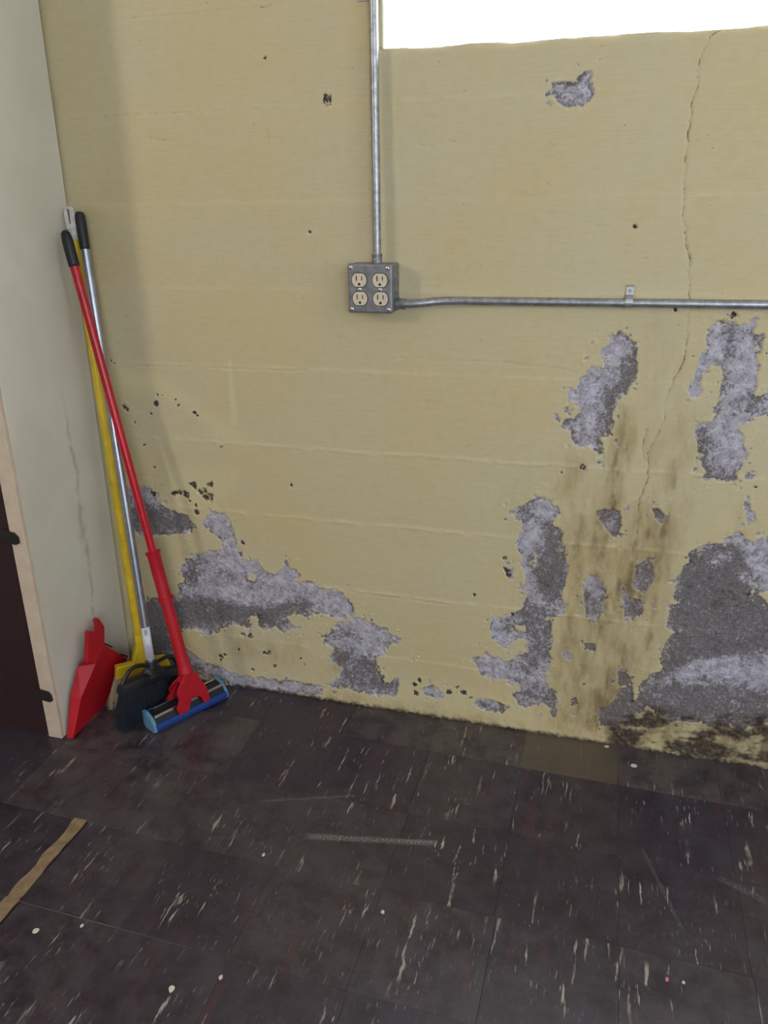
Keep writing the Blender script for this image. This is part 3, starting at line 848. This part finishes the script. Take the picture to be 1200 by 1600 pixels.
# window in the back wall
win = tag(MB().box((WX0, 0.006, WZ0 - 0.02), (WX1, 0.26, WZ0 - 0.004)).build('window_1', M_WHITEW), kind='structure')
MB().box((WX0 - 0.012, 0.012, WZ0 - 0.004), (WX0, 0.26, WZ1)).build('window_jamb', M_WHITEW, win)
MB().box((WX1, 0.012, WZ0 - 0.004), (WX1 + 0.012, 0.26, WZ1)).build('window_jamb', M_WHITEW, win)
MB().box((WX0, 0.012, WZ1), (WX1, 0.26, WZ1 + 0.012)).build('window_head', M_WHITEW, win)
fr = MB().box((WX0, 0.2, WZ0 - 0.004), (WX1, 0.235, WZ0 + 0.022)).box((WX0, 0.2, WZ1 - 0.03), (WX1, 0.235, WZ1)).box((WX0, 0.2, WZ0), (WX0 + 0.005, 0.235, WZ1)).box((WX1 - 0.005, 0.2, WZ0), (WX1, 0.235, WZ1))
fr.build('window_frame', M_WHITEW, win)
tg = NT('window_glass')
_g = tg.n('ShaderNodeBsdfGlossy', {'Roughness': 0.05})
_tr = tg.n('ShaderNodeBsdfTransparent', {'Color': (0.97, 0.98, 1, 1)})
_mx = tg.n('ShaderNodeMixShader', {0: 0.05, 1: _tr.outputs[0], 2: _g.outputs[0]})
tg.t.links.new(_mx.outputs[0], tg.t.nodes['Material Output'].inputs[0])
MB().box((WX0 + 0.005, 0.214, WZ0 + 0.022), (WX1 - 0.005, 0.219, WZ1 - 0.03)).build('window_pane', tg.m, win)

# ================================================================== CABINET AT THE LEFT
PXB, LEAN, PYF, PTH = -1.326, 0.014, -0.352, 0.042


def panel_x(z):
    return PXB + LEAN * z


CH = 2.2
cab = thing('storage_cabinet', (-1.55, -0.18, 0), 'tall cream-painted cabinet with dark maroon front board, left of the brooms', 'cabinet')


def lean_box(x0, x1, y0, y1, z0, z1):
    vs = []
    for z in (z0, z1):
        for x, y in ((x0, y0), (x1, y0), (x1, y1), (x0, y1)):
            vs.append((x + LEAN * z, y, z))
    return MB().add(vs, [(3, 2, 1, 0), (4, 5, 6, 7), (0, 1, 5, 4), (1, 2, 6, 5), (2, 3, 7, 6), (3, 0, 4, 7)])


tag(lean_box(PXB - PTH + 0.004, PXB, PYF + 0.012, -0.009, 0.0, CH).build('side_panel', M_PANEL, cab, bevel=0.0015), 'cream side panel')
tag(lean_box(PXB - PTH, PXB + 0.0, PYF, PYF + 0.0125, 0.0, CH).build('edge_strip', M_CREAM_EDGE, cab, bevel=0.002), 'pinkish cream front edge strip with chips')
tag(lean_box(PXB - PTH - 0.55, PXB - PTH, PYF + 0.010, PYF + 0.026, 0.0, CH).build('front_board', M_MAROON, cab), 'dark maroon front board')
lean_box(PXB - PTH - 0.57, PXB - PTH - 0.55, PYF, -0.009, 0.0, CH).build('side_panel', M_CREAM, cab)
MB().box((PXB - PTH - 0.53, PYF, CH), (PXB + 0.04, -0.009, CH + 0.02)).build('top_board', M_CREAM, cab)
for (cx0, cy0), (cx1, cy1) in (((0, 838), (31, 842)), ((52, 1084), (83, 1090))):
    a = on_y(cx0, cy0, PYF - 0.004)
    b = on_y(cx1, cy1, PYF - 0.004)
    ctr = (a + b) / 2
    if cx0 == 0: ctr.x -= 0.008; 
    hl, hw = (0.033 if cx0 == 0 else 0.027), 0.0165
    P = [(-hl, -hw * 0.8), (-hl * 0.6, -hw), (hl * 0.65, -hw), (hl, -hw * 0.55), (hl, hw * 0.45), (hl * 0.7, hw), (-hl * 0.5, hw), (-hl, hw * 0.7)]
    pr = MB().prism([Vector((ctr.x + px * 0.99 - pz * 0.0, PYF - 0.0005, ctr.z + pz - px * 0.12)) for px, pz in P], (0, -0.004, 0))
    cl = tag(pr.build('turn_clip', M_CLIP, cab, bevel=0.001), 'dark metal turn clip')
    s = MB().tube([(ctr.x, PYF - 0.004, ctr.z), (ctr.x, PYF - 0.0065, ctr.z)], [0.004, 0.0032], 12)
    s.build('screw', M_CLIP, cl, auto=0.6)

# ================================================================== ELECTRICAL
BX, BZ, BW, BH, BD = -0.513, 1.1675, 0.102, 0.105, 0.060
box = thing('outlet_box', (BX, -0.03, BZ), 'grey metal surface box with four ivory outlets where the conduits meet', 'outlet box')
MB().box((BX - BW / 2, -BD + 0.004, BZ - BH / 2), (BX + BW / 2, -0.0005, BZ + BH / 2)).build('box_body', M_BOX, box, bevel=0.003)
plate = MB().box((BX - BW / 2 - 0.001, -BD - 0.006, BZ - BH / 2 - 0.001), (BX + BW / 2 + 0.001, -BD + 0.004, BZ + BH / 2 + 0.001)).build('cover_plate', M_BOX, box, bevel=0.0045, seg=3)
YF = -BD - 0.006
for dx, dz in ((-0.0245, 0.0185), (0.0235, 0.0185), (-0.0235, -0.0215), (0.0245, -0.0215)):
    R = 0.0172
    P = []
    for k in range(28):
        th = 2 * math.pi * k / 28
        P.append(Vector((BX + dx + R * math.cos(th), YF - 0.0, BZ + dz + max(-0.0146, min(0.0146, R * math.sin(th))))))
    # dark ring for shade in the gap around the receptacle, then the face itself
    G = [Vector((p.x + (p.x - BX - dx) * 0.09, YF + 0.002, p.z + (p.z - BZ - dz) * 0.09)) for p in P]
    rec = MB().prism(P, (0, -0.0022, 0)).build('receptacle', M_IVORY, box, bevel=0.0006)
    MB().prism(G, (0, -0.0023, 0)).build('gap_shade_ring', M_SLOT, rec)
    ys = YF - 0.0022
    MB().box((BX + dx - 0.0075, ys - 0.0004, BZ + dz - 0.0015), (BX + dx - 0.0052, ys + 0.0008, BZ + dz + 0.0095)).build('slot', M_SLOT, rec)
    MB().box((BX + dx + 0.0052, ys - 0.0004, BZ + dz - 0.0005), (BX + dx + 0.0072, ys + 0.0008, BZ + dz + 0.0085)).build('slot', M_SLOT, rec)
    gp = [Vector((BX + dx + 0.0028 * math.cos(a), ys + 0.0008, BZ + dz - 0.0085 + 0.0028 * math.sin(a))) for a in [math.pi * k / 10 for k in range(11)]]
    gp += [Vector((BX + dx - 0.0028, ys + 0.0008, BZ + dz - 0.0112)), Vector((BX + dx + 0.0028, ys + 0.0008, BZ + dz - 0.0112))]
    MB().prism(gp, (0, -0.0012, 0)).build('ground_hole', M_SLOT, rec)
for dx, dz in ((-0.044, 0.045), (0.041, 0.044), (-0.043, -0.045), (0.043, -0.045), (-0.0238, -0.002), (0.024, -0.002)):
    s = MB().tube([(BX + dx, YF + 0.001, BZ + dz), (BX + dx, YF - 0.0018, BZ + dz), (BX + dx, YF - 0.0026, BZ + dz)], [0.0042, 0.0042, 0.0028], 14).build('screw', M_ZINC, box, auto=0.6)
    MB().box((BX + dx - 0.0034, YF - 0.0029, BZ + dz - 0.0004), (BX + dx + 0.0034, YF - 0.0024, BZ + dz + 0.0004), None).build('screw_slot', M_SLOT, s)
for dz in (0.026, -0.004):
    xk = BX + BW / 2
    MB().tube([(xk - 0.001, -0.028, BZ + dz), (xk + 0.0012, -0.028, BZ + dz)], [0.0115, 0.0108], 20).build('knockout', M_BOX, box, auto=0.6)

cv = thing('vertical_conduit', (-0.505, -0.03, BZ + BH / 2), 'vertical steel conduit from the outlet box up beside the window', 'conduit')
CZ0 = BZ + BH / 2
MB().tube([(-0.505, -0.032, CZ0 + 0.001), (-0.505, -0.031, CZ0 + 0.1), (-0.506, -0.028, 1.5), (-0.507, -0.024, 1.75), (-0.508, -0.022, ZT)], 0.0092, 18, caps=False).build('pipe', M_GALV, cv, smooth=True)
cn = MB().tube([(-0.505, -0.032, CZ0 + 0.0005), (-0.505, -0.032, CZ0 + 0.016), (-0.505, -0.032, CZ0 + 0.017), (-0.505, -0.032, CZ0 + 0.020)], [0.0112, 0.0112, 0.0122, 0.0118], 18).build('connector', M_BOX, cv, auto=0.6)
MB().tube([(-0.5065, -0.042, CZ0 + 0.009), (-0.507, -0.0465, CZ0 + 0.009)], 0.0028, 10).build('set_screw', M_ZINC, cn, auto=0.6)
zst = on_y(565, -1, 0).z
st = MB()
st.box((-0.545, -0.003, zst - 0.004), (-0.519, -0.0005, zst + 0.012))
st.tube([(-0.520, -0.004, zst + 0.004), (-0.519, -0.024, zst + 0.004), (-0.514, -0.034, zst + 0.004), (-0.507, -0.0365, zst + 0.004), (-0.499, -0.034, zst + 0.004), (-0.495, -0.024, zst + 0.004), (-0.4955, -0.012, zst + 0.004)], 0.008, 6, sx=0.14, up=(0, 0, 1))
st.build('pipe_strap', M_GALV, cv)

HZ = 1.1315
ch = thing('horizontal_conduit', (0.2, -0.012, HZ), 'horizontal steel conduit running right from the outlet box', 'conduit')
bx1 = BX + BW / 2
pts = [(bx1 + 0.001, -0.030, HZ), (bx1 + 0.03, -0.030, HZ), (bx1 + 0.055, -0.026, HZ + 0.002), (bx1 + 0.085, -0.0175, HZ + 0.005), (bx1 + 0.115, -0.0128, HZ + 0.0068), (bx1 + 0.15, -0.0120, HZ + 0.0074)]
pts += [(x, -0.012, HZ + 0.0075 + 0.006 * max(0, x + 0.3)) for x in (-0.2, 0.0, 0.3, 0.7, 1.3, 2.0, 2.58)]
MB().tube(pts, 0.0092, 18, caps=False).build('pipe', M_GALV, ch, smooth=True)
cn = MB().tube([(bx1 + 0.0005, -0.030, HZ), (bx1 + 0.016, -0.030, HZ), (bx1 + 0.017, -0.030, HZ), (bx1 + 0.021, -0.030, HZ)], [0.0112, 0.0112, 0.0125, 0.0122], 18).build('connector', M_BOX, ch, auto=0.6)
MB().tube([(bx1 + 0.009, -0.036, HZ + 0.010), (bx1 + 0.009, -0.038, HZ + 0.0142)], 0.0028, 10).build('set_screw', M_ZINC, cn, auto=0.6)
SX = 0.046
zc = HZ + 0.0075 + 0.006 * (SX + 0.3)
strap = thing('pipe_strap', (SX, 0, zc), 'bright one-hole pipe strap screwed above the horizontal conduit', 'strap')
b = MB()
W = 0.0076
prof = [(-0.0030, zc + 0.036), (-0.0060, zc + 0.0345), (-0.0035, zc + 0.0325), (-0.0032, zc + 0.016)]
for k in range(9):
    th = math.radians(75 - k * 24)
    prof.append((-0.012 - 0.0108 * math.cos(th), zc + 0.0108 * math.sin(th)))
for (y0, z0), (y1, z1) in zip(prof[:-1], prof[1:]):
    tdir = Vector((0, y1 - y0, z1 - z0)).normalized()
    nn = Vector((0, -tdir.z, tdir.y)) * 0.0007
    a0, a1 = Vector((SX - W, y0, z0)), Vector((SX - W, y1, z1))
    c0, c1 = Vector((SX + W, y0, z0)), Vector((SX + W, y1, z1))
    b.add([a0 - nn, c0 - nn, c1 - nn, a1 - nn, a0 + nn, c0 + nn, c1 + nn, a1 + nn], [(3, 2, 1, 0), (4, 5, 6, 7), (0, 1, 5, 4), (1, 2, 6, 5), (2, 3, 7, 6), (3, 0, 4, 7)])
b.build('strap_band', M_ZINC, strap)
MB().tube([(SX, -0.003, zc + 0.0245), (SX, -0.0058, zc + 0.0245), (SX, -0.0068, zc + 0.0245)], [0.0038, 0.0038, 0.0024], 14).build('screw', M_GALV, strap, auto=0.6)

# ================================================================== DUSTPAN
pan = thing('dustpan', (-1.30, -0.22, 0), 'red plastic dustpan standing upright against the cream cabinet', 'dustpan')
c1, c2, c3 = on_x(150, 1037, -1.268), on_x(127, 1090, -1.282), on_x(113, 1150, -1.297)
o1, o2, o3 = on_x(121, 1041, -1.306), on_x(109, 1088, -1.312), on_x(103, 1149, -1.316)
c3.z = o3.z = 0.0015
hb = on_x(163, 1007, -1.272)
rs = on_x(199, 1029, -1.279)
rb = Vector((-1.303, -0.108, 0.0015))
lt = on_x(138, 1030, -1.275)
yc = -0.225
T = 0.003


def shell(pts, faces, t):
    """thin moulded shell: faces thickened towards the cabinet"""
    bm = bmesh.new()
    vs = [bm.verts.new(p) for p in pts]
    for f in faces: bm.faces.new([vs[i] for i in f])
    bmesh.ops.recalc_face_normals(bm, faces=bm.faces)
    bmesh.ops.solidify(bm, geom=bm.faces[:], thickness=t)
    b = MB()
    bm.verts.index_update()
    b.add([v.co.copy() for v in bm.verts], [[v.index for v in f.verts] for f in bm.faces])
    bm.free()
    return b


r2 = Vector((-1.312, rs.y + 0.012, rs.z - 0.004))
r3 = Vector((-1.317, -0.10, 0.0015))
pts = [c1, c2, c3, rb, rs, hb, lt, o1, o2, o3, r2, r3]
b = shell(pts, [(0, 1, 2, 3, 4, 5), (6, 7, 8, 1, 0), (8, 9, 2, 1), (6, 0, 5), (4, 3, 11, 10)], T)
b.build('pan', M_RED, pan, bevel=0.0008)
hp = [on_x(x, y, -1.2735) for x, y in ((137, 1036), (138.5, 988), (141, 986), (147, 987), (151.5, 993), (153, 990), (152.5, 977), (150.5, 969), (154, 965.5), (158, 971), (163.5, 979), (163.5, 1010), (152, 1036))]
MB().prism(hp, (-0.014, 0.002, 0)).build('handle', M_RED, pan, bevel=0.0015)
rr = [on_x(x, y, -1.277) for x, y in ((164, 1006), (175, 1011))]
rr2 = [on_x(x, y, -1.279) for x, y in ((188, 1022), (199, 1026))]
for _r in (rr, rr2): tag(MB().tube(_r, 0.0023, 8).build('rim_edge', M_BLACK, pan), 'dark rim edge')

# ================================================================== YELLOW BROOM
Yt = on_y(109, 327, -0.030)
Yb = Vector((-1.219, -0.100, 0.179))
yb = thing('push_corn_broom', (-1.225, -0.11, 0), 'yellow-handled broom with straw bristles and white end cap, behind the black broom', 'broom')
yb.name = 'corn_broom'
ax = (Yt - Yb).normalized()
L = (Yt - Yb).length
cap0 = Yt - ax * 0.068
MB().tube([Yb + ax * 0.0, cap0], [0.0112, 0.0105], 16).build('handle', M_YELLOW, yb, auto=0.6)
wc = MB()
wc.tube([cap0 - ax * 0.004, cap0, cap0 + ax * 0.004, cap0 + ax * 0.022], [0.0120, 0.0135, 0.0128, 0.0130], 16)
side = CR - ax * CR.dot(ax)
side.normalize()
fwd = ax.cross(side).normalized()
q0, q1 = cap0 + ax * 0.022, Yt + ax * 0.004
_o = [(-0.0128, 0), (0.0128, 0), (0.0118, 0.03), (0.0118, 0.046), (0.008, 0.052), (-0.006, 0.052), (-0.0125, 0.048), (-0.0135, 0.03)]
wc.prism([q0 + side * a_ + ax * b_ + fwd * 0.0085 for a_, b_ in _o], -fwd * 0.017)
hc = tag(wc.build('hanger_cap', M_WHITECAP, yb, bevel=0.0015), 'grimy white hanger cap with a slot')
_cs = 1 if fwd.dot(CC - q0) > 0 else -1
MB().prism([q0 + side * a_ + ax * b_ + fwd * _cs * 0.0088 for a_, b_ in ((-0.003, 0.012), (0.0, 0.012), (0.001, 0.046), (-0.004, 0.046))], -fwd * _cs * 0.002).build('hanging_slot', plain('slot_shade', srgb(92, 82, 70), 0.8), hc)  # dark inset on the cap, coloured as the shade inside the slot
capL, capR = on_z(180, 1060, 0.085), on_z(268, 1043, 0.062)
cdir = (capR - capL).normalized()
cn_ = cdir.cross(Vector((0, 0, 1))).normalized()          # towards the camera
topL, topR = capL + Vector((0, 0, 0.040)) + cdir * 0.006, capR + Vector((0, 0, 0.045)) - cdir * 0.012
nk = Yb - ax * 0.055
foot = (capL + capR) / 2
hd = MB()
TK = 0.019
outline = [capL, topL, topL + (nk - topL) * 0.62 + Vector((0, 0, -0.006)), Yb - cdir * 0.014 - ax * 0.012, Yb - cdir * 0.0135 + ax * 0.02, Yb + cdir * 0.0135 + ax * 0.02,
           Yb + cdir * 0.014 - ax * 0.012, topR + (nk - topR) * 0.45 + Vector((0, 0, -0.002)), topR, capR]
hd.prism([p + cn_ * TK * 0.62 for p in outline], -cn_ * TK * 1.24)
hd.build('head_cap', M_YELLOW, yb, bevel=0.004, seg=3)


def strands(name, mat, parent, top0, top1, bot0, bot1, nrm, thick, count, rad, bow, seed, fan=0.0, kinds=3, zmin=0.0012):
    r = random.Random(seed)
    b = MB()
    for i in range(count):
        u = (i + r.random()) / count
        a = top0.lerp(top1, u) + nrm * r.uniform(-thick, thick)
        k = max(-0.03, min(1.03, u + r.uniform(-0.03, 0.03)))
        e = bot0 + (bot1 - bot0) * k + nrm * r.uniform(-thick - fan, thick + fan)
        e.z = zmin + abs(r.gauss(0, 0.004)) + (bot0.z + (bot1.z - bot0.z) * k)
        mid = a.lerp(e, 0.55) + nrm * r.uniform(-bow, bow) + Vector((0, 0, bow * 0.2))
        mid2 = a.lerp(e, 0.28) + nrm * r.uniform(-bow, bow) * 0.4
        b.tube([a, mid2, mid, e], [rad, rad, rad * 0.9, rad * 0.5], kinds, caps=False)
    o = b.build(name, mat, parent, smooth=True)
    o['kind'] = 'stuff'
    return o


yl, yr = on_z(168.5, 1108, 0.0), Vector((-1.165, -0.032, 0))
strands('straw_bristles', M_STRAW, yb, capL + cdir * 0.004 + Vector((0, 0, 0.01)), capR - cdir * 0.004 + Vector((0, 0, 0.01)), yl, yr, cn_, 0.010, 650, 0.0011, 0.006, 3, fan=0.008)

# ================================================================== BLACK ANGLE BROOM
bb = thing('angle_broom', (-1.14, -0.19, 0), 'black angled broom with grey metal handle and white barcode label', 'broom')
BT = on_y(124, 333, -0.030)
BL, BR = Vector((-1.160, -0.297, 0.150)), Vector((-1.104, -0.092, 0.092))
BN = on_y(236, 1036, -0.190)
bx_ = (BT - BN).normalized()
g0 = BT - bx_ * 0.085
MB().tube([BN - bx_ * 0.01, g0 + bx_ * 0.01], 0.0112, 18).build('handle', M_STEEL, bb, auto=0.6)
gr = MB().tube([g0, g0 + bx_ * 0.004, g0 + bx_ * 0.03, g0 + bx_ * 0.060, g0 + bx_ * 0.078, g0 + bx_ * 0.086, g0 + bx_ * 0.0885], [0.0118, 0.0124, 0.0124, 0.0126, 0.0124, 0.0098, 0.004], 18).build('grip', M_BLACK, bb, smooth=True)
# paper label wrapped round the front half of the handle
la, lb = on_y(233.5, 1029, -0.187), on_y(224, 981, -0.181)
tl = BN + bx_ * (la - BN).dot(bx_), BN + bx_ * (lb - BN).dot(bx_)
fw = (CC - tl[0]); fw = (fw - bx_ * fw.dot(bx_)).normalized()
sd = bx_.cross(fw).normalized()
if sd.dot(CR) < 0: sd = -sd
vs, fs, uvs = [], [], []
NA = 14
for j in range(2):
    for k in range(NA + 1):
        th = math.radians(-92 + 164 * k / NA)
        vs.append(tl[j] + (fw * math.cos(th) + sd * math.sin(th)) * 0.0118 + bx_ * (0.002 * (k / NA) if j else 0))
        uvs.append((k / NA, j))
for k in range(NA): fs.append((k, k + 1, NA + 2 + k, NA + 1 + k))
lo = MB().add(vs, fs)
lob = lo.build('barcode_label', M_LABEL, bb, smooth=True)
uvl = lob.data.uv_layers.new(name='UVMap')
for lp in lob.data.loops: uvl.data[lp.index].uv = uvs[lp.vertex_index]
tag(lob, 'white barcode sticker')
sm = lob.modifiers.new('thickness', 'SOLIDIFY'); sm.thickness = 0.0003
# head: curved bar, neck and two looped arms
bd = (BR - BL).normalized()
bn = bd.cross(Vector((0, 0, 1))).normalized()
up = bn.cross(bd).normalized()
if up.z < 0: up = -up
if bn.dot(CC - BL) < 0: bn = -bn
hd = MB()


def barpt(u, lift=0.0): return BL.lerp(BR, u) + up * (0.014 * (1 - (2 * u - 1) ** 2) + lift)


N = 16
vs = []
for k in range(N + 1):
    u = k / N
    p = barpt(u)
    h_ = 0.012
    w_ = 0.021 * (1 - 0.45 * abs(2 * u - 1) ** 3)
    for a, c_ in ((-w_, -h_), (w_, -h_), (w_ * 0.85, h_ * 0.6), (w_ * 0.5, h_), (-w_ * 0.5, h_), (-w_ * 0.85, h_ * 0.6)):
        vs.append(p + bn * a + up * c_)
fs = []
for k in range(N):
    for j in range(6): fs.append((k * 6 + j, k * 6 + (j + 1) % 6, k * 6 + 6 + (j + 1) % 6, k * 6 + 6 + j))
fs.append(tuple(range(6))); fs.append(tuple(N * 6 + j for j in range(6)))
hd.add(vs, fs)
um = 0.5
nb = barpt(0.50, 0.008)
hd.tube([nb - up * 0.004, nb.lerp(BN, 0.25), nb.lerp(BN, 0.55), BN - bx_ * 0.002, BN + bx_ * 0.004], [0.044, 0.031, 0.021, 0.0165, 0.0155], 16, sx=0.55, up=bd)
hd.tube([BN - bx_ * 0.012, BN + bx_ * 0.006], [0.0160, 0.0155], 16)
base = BN - bx_ * 0.004
for s_, u_ in ((-1, 0.03), (1, 0.97)):
    e = barpt(u_, 0.006)
    st_ = base + bd * s_ * 0.013
    cpts = []
    for k in range(11):
        t_ = k / 10
        q = st_.lerp(e, t_)
        bulge = math.sin(math.pi * min(1, t_ * 1.0)) * 0.027
        perp = (up + bd * s_ * 0.55).normalized()
        cpts.append(q + perp * bulge)
    hd.tube(cpts, [0.0048] * 11, 10, sx=1.25, up=bn)
hd.build('broom_head', M_BLACKP, bb, auto=0.8)
bl_, br_ = on_z(186, 1146, 0.0), Vector((-1.088, -0.045, 0))
strands('bristles', M_BRIST, bb, barpt(0.03, -0.008), barpt(0.97, -0.008), bl_, br_, bn, 0.013, 1300, 0.0012, 0.004, 5, fan=0.009)

# ================================================================== RED SPONGE MOP
mp = thing('sponge_mop', (-1.03, -0.16, 0), 'red sponge mop with blue sponge head and black grip, in front of the brooms', 'mop')
RT = on_x(101, 360, -1.271)
RN = Vector((-1.041, -0.160, 0.138))
rx = (RT - RN).normalized()
LT = (RT - RN).length
zc_ = lambda px, py: RN + rx * max(0, (on_y(px, py, -0.14) - RN).dot(rx))
g0 = RT - rx * 0.082
tcol = zc_(244, 864)
tco2 = zc_(265, 934)
MB().tube([tcol - rx * 0.05, g0 + rx * 0.006], 0.0108, 18).build('handle', M_REDTUBE, mp, auto=0.6)
MB().tube([g0 - rx * 0.002, g0 + rx * 0.004, g0 + rx * 0.035, g0 + rx * 0.060, g0 + rx * 0.076, g0 + rx * 0.082], [0.0128, 0.0134, 0.0136, 0.0132, 0.0110, 0.005], 18).build('grip', M_BLACK, mp, smooth=True)
sl = MB().tube([tco2 - rx * 0.004, tco2 - rx * 0.001, tco2 + rx * 0.05, tcol - rx * 0.006, tcol, tcol + rx * 0.003], [0.0185, 0.0168, 0.0168, 0.0172, 0.0205, 0.0205], 20).build('pull_sleeve', M_RED, mp, auto=0.5)
MB().tube([tco2 - rx * 0.0035, tco2 + rx * 0.0035], 0.0225, 20).build('collar', M_RED, sl, auto=0.5)
sB, sE = on_z(247, 1148, 0.002), on_z(357, 1093, 0.002)
du = (sE - sB); du.z = 0; SL = du.length; du.normalize()
dn = du.cross(Vector((0, 0, 1))).normalized()
if dn.dot(CC - sB) < 0: dn = -dn
hu = (rx - du * rx.dot(du)).normalized()                     # head's own upright
hn = du.cross(hu).normalized()
if hn.dot(dn) < 0: hn = -hn
hu = Vector((0, 0, 1)) * 0.7 + hu * 0.3; hu = (hu - du * hu.dot(du)).normalized(); hn = du.cross(hu); hn = hn if hn.dot(dn) > 0 else -hn
O = sB - hn * 0.004                                          # front lower edge of the sponge


def hp_(a, n_, u_): return O + du * a + hn * n_ + hu * u_


def section(sec, a0, a1): return MB().prism([hp_(a0, n_, u_) for n_, u_ in sec], du * (a1 - a0))


sponge_sec = [(0, 0.004), (0.005, 0.018), (0.002, 0.027), (-0.008, 0.026), (-0.044, 0.020), (-0.052, 0.050), (-0.062, 0.048), (-0.064, 0.010), (-0.054, 0.000), (-0.008, 0.000)]
sp = section(sponge_sec, 0.0, SL).build('sponge', M_BLUE, mp, bevel=0.003)
end_sec = [(0.001, 0.006), (0.003, 0.018), (-0.006, 0.034), (-0.020, 0.046), (-0.040, 0.054), (-0.062, 0.052), (-0.064, 0.012), (-0.054, 0.001), (-0.008, 0.001)]
tag(section(end_sec, -0.006, 0.004).build('sponge_end', M_LBLUE, sp, bevel=0.002), 'pale worn end of the blue sponge')
section(end_sec, SL - 0.004, SL + 0.005).build('sponge_end', M_LBLUE, sp, bevel=0.002)
section([(-0.003, 0.019), (-0.012, 0.044), (-0.050, 0.050), (-0.052, 0.019)], 0.004, SL - 0.003).build('backing_plate', M_BLACKP, mp, bevel=0.002)
section([(-0.0095, 0.0415), (-0.0105, 0.0465), (-0.0150, 0.0485), (-0.0150, 0.0430)], 0.006, SL - 0.005).build('chrome_rail', M_CHROME, mp, bevel=0.0008)
section([(-0.043, 0.0500), (-0.043, 0.0535), (-0.049, 0.0535), (-0.049, 0.0500)], 0.02, SL - 0.01).build('chrome_rail', M_CHROME, mp, bevel=0.0008)
# fork: conical neck with front and rear pairs of prongs
am = (RN - O).dot(du)
fk = MB()
ft = RN - rx * 0.0
fk.tube([tco2 - rx * 0.002, RN + rx * 0.06, RN + rx * 0.02, RN - rx * 0.0], [0.0160, 0.0165, 0.0180, 0.0215], 18)


def P2(da, dz, n_): return O + du * (am + da) + hn * n_ + hu * dz


zt = (RN - O).dot(hu)
nn_ = (RN - O).dot(hn)
f0 = O + du * am + hn * 0.008
f1 = RN + hn * 0.014
fnorm = du.cross(f1 - f0).normalized()


def on_fork(px, py):
    v = _ray(px, py)
    return CC + v * ((f0 - CC).dot(fnorm) / v.dot(fnorm))


FP = [(290, 1052), (309, 1052), (314, 1062), (323, 1073), (326, 1083), (329, 1093), (320, 1098.5), (315, 1089), (308, 1088), (301, 1092), (297.5, 1099), (297, 1109), (282, 1118), (277.5, 1110), (281, 1095), (277, 1086), (280, 1073), (288, 1063)]
fpoly = [on_fork(*p) for p in FP]
fk.prism(fpoly, -hn * 0.007)
rear = []
for p in fpoly:
    k = min(1, max(0, ((p - O).dot(hu) - 0.045) / max(0.02, zt - 0.045)))
    rear.append(p - hn * (0.068 - 0.052 * k))
fk.prism(rear, -hn * 0.006)
# web joining the front and rear prongs under the neck
w4 = [on_fork(*p) for p in ((283, 1070), (321, 1073), (309, 1053), (290, 1053))]
fk.add([q - hn * 0.003 for q in w4] + [w4[0] - hn * 0.036 + du * 0.004, w4[1] - hn * 0.036, w4[2] - hn * 0.026, w4[3] - hn * 0.026],
       [(0, 1, 2, 3), (7, 6, 5, 4), (0, 3, 7, 4), (1, 5, 6, 2), (3, 2, 6, 7), (0, 4, 5, 1)])
fk.build('fork', M_RED, mp, bevel=0.0015)

# ================================================================== LOOSE FLAKES ON THE FLOOR
FL = [((990, 1197), 9, 5, M_FLAKE, 'largest white paint flake, on the grey tile near the stained wall'),
      ((948, 1167), 8, 3, M_FLAKE, 'thin white paint flake at the foot of the brown-stained wall'),
      ((56, 1455), 6, 5, M_FLAKE, 'round white paint flake near the end of the tan floor strip'),
      ((268, 1546), 7, 5, M_FLAKE, 'white angular paint flake near the lower edge, left of centre'),
      ((412, 1336), 4, 3.5, M_FLAKE, 'small round white flake left of the long white scuff'),
      ((598, 1426), 4, 3, M_FLAKE, 'small white crumb in the middle of the floor below the scuff'),
      ((128, 1447), 3.5, 3, M_FLAKE, 'tiny white crumb right of the round flake'),
      ((345, 1528), 4.5, 4, M_FLAKE, 'small dull white flake right of the angular flake'),
      ((1042, 1531), 4, 3.5, M_PINK, 'tiny pink crumb on the dark floor at lower right'),
      ((1068, 1536), 3.5, 2.5, M_FLAKE, 'tiny white crumb beside the pink one')]
for i, ((px, py), a, bsz, mt, lab) in enumerate(FL):
    c = on_z(px, py, 0.0)
    s = 0.0009
    P = []
    r = random.Random(i)
    n = 9
    for k in range(n):
        th = 2 * math.pi * k / n
        q = r.uniform(0.75, 1.15)
        P.append(Vector((c.x + math.cos(th) * a * s * q, c.y + math.sin(th) * bsz * s * 1.6 * q, 0.0006)))
    o = MB().prism([p - c for p in P], (0, 0, 0.0014)).build('paint_flake', mt)
    o.location = c
    tag(o, lab, 'paint flake', 'loose flakes on the floor')
